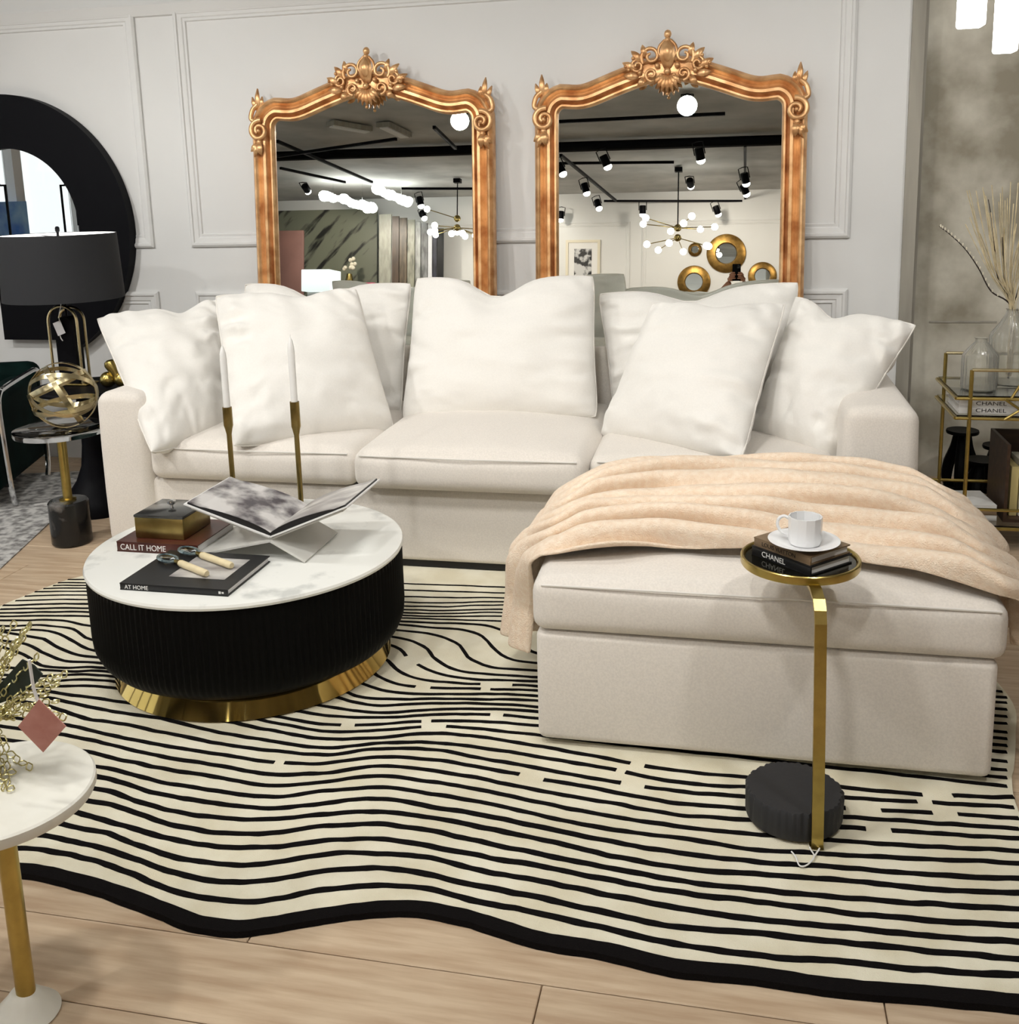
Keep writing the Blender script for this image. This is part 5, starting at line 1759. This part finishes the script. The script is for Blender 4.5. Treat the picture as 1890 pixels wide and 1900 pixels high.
M_RASP = mat('raspberry_velvet', srgb(150, 70, 90), 0.8)
MB().rbox((0, 0, a.z - 0.35), (0.34, 0.10, 0.84), 0.04, 3).build('backrest', M_RASP, pb_)
MB().rbox((0, -0.25, 0.44), (0.40, 0.42, 0.10), 0.04, 3).build('seat', M_RASP, pb_)
for (lx, ly) in ((-.16, -.42), (.16, -.42), (-.16, -.08), (.16, -.08)):
    MB().cyl((lx, ly, 0), (lx, ly, 0.40), 0.014, 8).build('leg', M_BRASSD, pb_)

# ---- round gold mirrors and a framed print on the opposite wall
def round_mirror(label, px, rpx, k):
    c = r_y(px[0], px[1], YB + 0.03)
    e = r_y(px[0] + rpx, px[1], YB + 0.03)
    R_ = (e - c).length
    r = thing('round_gold_mirror', label, 'mirror', (c.x, YB + 0.002, c.z), 0, 'round gold mirrors on the opposite wall')
    Mx = Matrix.Rotation(-PI / 2, 3, 'X')
    MB().lathe([(R_ * 0.50, 0.01), (R_ * 0.56, 0.05), (R_ * 0.80, 0.045), (R_ * 0.97, 0.03), (R_, 0.015), (R_ * 0.97, 0.0)], 56, M=Mx).build('gold_rim', mat('hammered_gold', srgb(150, 116, 60), 0.35, metal=0.9, var=0.4, vscale=20), r)
    MB().lathe([(R_ * k, 0.012), (R_ * k, 0.016)], 40, M=Mx).build('mirror_glass', M_MIRW, r)


round_mirror('largest round gold rimmed mirror, above the reflected phone', (1347, 470), 37, 0.52)
round_mirror('round gold rimmed mirror, low at the left of the largest one', (1287, 523), 31, 0.55)
round_mirror('round gold rimmed mirror at the right of the largest one', (1414, 512), 27, 0.55)
round_mirror('smallest round gold rimmed mirror beside the chandelier', (1289, 463), 13, 0.6)
a, b = r_y(1052, 448, YB + 0.02), r_y(1110, 535, YB + 0.02)
fp = thing('framed_print', 'black and white print in a pale frame on the opposite wall', 'picture', ((a.x + b.x) / 2, YB + 0.002, (a.z + b.z) / 2))
fw, fh = abs(b.x - a.x), abs(a.z - b.z)
MB().sweep([(-fw / 2, 0.0, -fh / 2), (fw / 2, 0.0, -fh / 2), (fw / 2, 0.0, fh / 2), (-fw / 2, 0.0, fh / 2)], [(-0.02, 0), (-0.02, 0.03), (0.02, 0.03), (0.02, 0)], (0, 1, 0), True).build('frame', mat('pale_frame_wood', srgb(226, 218, 196), 0.5), fp, False)
MB().box((0, 0.008, 0), (fw - 0.03, 0.012, fh - 0.03)).build('mat_board', M_PAPER, fp, False)
MB().box((0, 0.0155, 0), (fw * 0.55, 0.003, fh * 0.68)).build('print', mat('inked_print', (0.6, 0.6, 0.6), 0.5, col2=(0.02, 0.02, 0.02), vscale=9, vlo=0.44, vhi=0.54), fp, False)

# ---- phone and the person holding it, reflected in the right mirror
ph = thing('phone', 'black phone held up by the person in the right mirror', 'phone', (0, -0.012, 1.318))
MB().rbox((0, 0, 0.078), (0.076, 0.008, 0.156), 0.006, 3).build('phone_body', M_BLACK, ph)
MB().rbox((0.018, 0.0042, 0.130), (0.030, 0.003, 0.036), 0.004, 2).build('camera_bump', M_BLKM, ph)
per = thing('person', 'kneeling person in dark top and white cap raising a phone with both hands', 'person', (0, -0.42, 0.0))
M_SKIN = mat('skin', srgb(206, 150, 122), 0.55, var=0.1, vscale=20, sheen=0.1)
M_TOP = mat('dark_top', (0.016, 0.016, 0.020), 0.85)
M_CAP = mat('white_cap', (0.8, 0.79, 0.77), 0.8)


def skin_mesh(name, joints, edges, rad, m, parent, levels=2, root_i=0):
    me = bpy.data.meshes.new(name)
    me.from_pydata(joints, edges, [])
    o = bpy.data.objects.new(name, me)
    COL.objects.link(o)
    o.parent = parent
    md = o.modifiers.new('skin', 'SKIN')
    if not me.skin_vertices:
        o.modifiers.remove(md)
        bm = bmesh.new()
        bm.from_mesh(me)
        bm.verts.layers.skin.verify()
        bm.to_mesh(me)
        bm.free()
        md = o.modifiers.new('skin', 'SKIN')
    md.use_smooth_shade = True
    sv = me.skin_vertices[0].data
    for i, r in enumerate(rad):
        rr_ = r if isinstance(r, tuple) else (r, r)
        sv[i].radius = rr_
        sv[i].use_root = (i == root_i)
    s = o.modifiers.new('sub', 'SUBSURF')
    s.levels = s.render_levels = levels
    me.materials.append(m)
    return o


# body kneels; local origin on the floor under the hips, camera side is +y
J = [(0, 0, 0.50), (0, 0.02, 0.68), (0, 0.03, 0.86), (0, 0.03, 0.99), (0, 0.05, 1.05), (0, 0.06, 1.13), (0, 0.065, 1.20),
     (-0.17, 0.03, 0.95), (-0.235, 0.17, 1.06), (-0.15, 0.28, 1.20), (-0.055, 0.365, 1.315),
     (0.17, 0.03, 0.95), (0.235, 0.17, 1.06), (0.15, 0.28, 1.20), (0.055, 0.365, 1.315),
     (-0.10, 0.02, 0.44), (-0.13, 0.34, 0.40), (-0.13, 0.30, 0.07), (-0.13, 0.42, 0.035),
     (0.10, 0.02, 0.44), (0.13, 0.10, 0.09), (0.13, -0.30, 0.08), (0.13, -0.38, 0.05)]
E_ = [(0, 1), (1, 2), (2, 3), (3, 4), (4, 5), (5, 6), (3, 7), (7, 8), (8, 9), (9, 10), (3, 11), (11, 12), (12, 13), (13, 14),
      (0, 15), (15, 16), (16, 17), (17, 18), (0, 19), (19, 20), (20, 21), (21, 22)]
RADS = [(0.15, 0.11), (0.135, 0.10), (0.145, 0.10), (0.10, 0.08), 0.052, (0.072, 0.088), (0.07, 0.08),
        0.058, 0.046, 0.038, 0.027, 0.058, 0.046, 0.038, 0.027, 0.085, 0.065, 0.045, 0.04, 0.085, 0.065, 0.045, 0.04]
body = skin_mesh('body', J, E_, RADS, M_SKIN, per, 2, 0)
# clothing: a dark top over torso and upper arms, white cap, trousers
skin_mesh('top', J[:4] + [J[7], J[8], (-0.19, 0.23, 1.135), J[11], J[12], (0.19, 0.23, 1.135)], [(0, 1), (1, 2), (2, 3), (3, 4), (4, 5), (5, 6), (3, 7), (7, 8), (8, 9)],
          [(0.165, 0.125), (0.15, 0.115), (0.16, 0.115), (0.11, 0.09), 0.07, 0.058, 0.052, 0.07, 0.058, 0.052], M_TOP, per, 2, 0)
skin_mesh('trousers', [J[0], J[15], J[16], (-0.13, 0.31, 0.12), J[19], J[20], (0.13, -0.26, 0.085)], [(0, 1), (1, 2), (2, 3), (0, 4), (4, 5), (5, 6)], [(0.165, 0.125), 0.098, 0.078, 0.058, 0.098, 0.078, 0.058], M_BLKW, per, 2, 0)
MB().sphere((0, 0.062, 1.19), 0.098, 20, 14, (0.95, 1.05, 0.80)).build('cap', M_CAP, per)
mbf = MB()
mbf.sphere((0, 0.150, 1.115), 0.012, 10, 8, (0.9, 1.2, 1.6)).sphere((-0.075, 0.055, 1.11), 0.016, 8, 6, (0.5, 1, 1.5)).sphere((0.075, 0.055, 1.11), 0.016, 8, 6, (0.5, 1, 1.5))
mbf.build('nose_and_ears', M_SKIN, per)
MB().sphere((-0.030, 0.140, 1.135), 0.010, 8, 6, (1.2, 0.6, 0.7)).sphere((0.030, 0.140, 1.135), 0.010, 8, 6, (1.2, 0.6, 0.7)).build('eyes', M_BLACK, per)
MB().sphere((0, 0.140, 1.075), 0.02, 10, 6, (1.1, 0.35, 0.35)).build('mouth', mat('lips', srgb(176, 96, 90), 0.5), per)
# hands: palm and five fingers round the lower half of the phone
for sg in (-1, 1):
    hv, he, hr = [(sg * 0.058, 0.362, 1.312), (sg * 0.055, 0.390, 1.345), (sg * 0.050, 0.398, 1.375)], [(0, 1), (1, 2)], [0.025, (0.017, 0.026), (0.013, 0.022)]
    for k in range(4):
        z0 = 1.335 + k * 0.017
        i0 = len(hv)
        hv += [(sg * 0.050, 0.405, z0), (sg * 0.044, 0.420, z0 + 0.004), (sg * (0.024 - 0.003 * abs(k - 1.5)), 0.4215, z0 + 0.006), (sg * 0.006 * (1 + (k % 2)), 0.4205, z0 + 0.006)]
        he += [(1, i0), (i0, i0 + 1), (i0 + 1, i0 + 2), (i0 + 2, i0 + 3)]
        hr += [0.0095, 0.0085, 0.008, 0.0065]
    i0 = len(hv)
    hv += [(sg * 0.040, 0.385, 1.345), (sg * 0.026, 0.388, 1.372), (sg * 0.020, 0.390, 1.395)]
    he += [(0, i0), (i0, i0 + 1), (i0 + 1, i0 + 2)]
    hr += [0.012, 0.010, 0.008]
    skin_mesh('hand', hv, he, hr, M_SKIN, per, 2, 0)

# ---- shop front display seen in the black wall mirror
M_BLUE = mat('blue_banner', srgb(40, 110, 214), 0.5, col2=srgb(150, 200, 240), vscale=3)
for i, (yv, lab) in enumerate(((-2.95, 'blue panel standing inside the shop window, nearer the corner'), (-0.75, 'blue panel standing inside the shop window, nearer the sofa'))):
    o = MB().box((XL + 0.16, yv, 0.72), (0.03, 0.86, 1.40)).build('blue_panel', M_BLUE, None, False)
    tag(o, lab, 'panel')
for i, yv in enumerate((-1.75, -0.1)):
    ln = thing('lantern', ['glass and black metal lantern on the shop window ledge, left one', 'glass and black metal lantern on the shop window ledge, right one'][i], 'lantern', (XL + 0.5, yv, 0.0))
    MB().box((0, 0, 0.35), (0.4, 0.4, 0.7)).build('plinth', M_WALL, ln, False)
    mb = MB()
    for (x, y) in ((-.14, -.14), (.14, -.14), (-.14, .14), (.14, .14)):
        mb.box((x, y, 1.15), (0.02, 0.02, 0.9))
    mb.box((0, 0, 0.71), (0.3, 0.3, 0.02)).box((0, 0, 1.6), (0.3, 0.3, 0.02))
    mb.build('cage', M_BLACK, ln, False)
    MB().lathe([(0.05, 0.72), (0.05, 1.1)], 14).build('candle', M_WAX, ln)
    MB().lathe([(0.2, 1.61), (0.03, 1.75), (0.03, 1.8)], 4).build('roof', M_BLACK, ln, False)
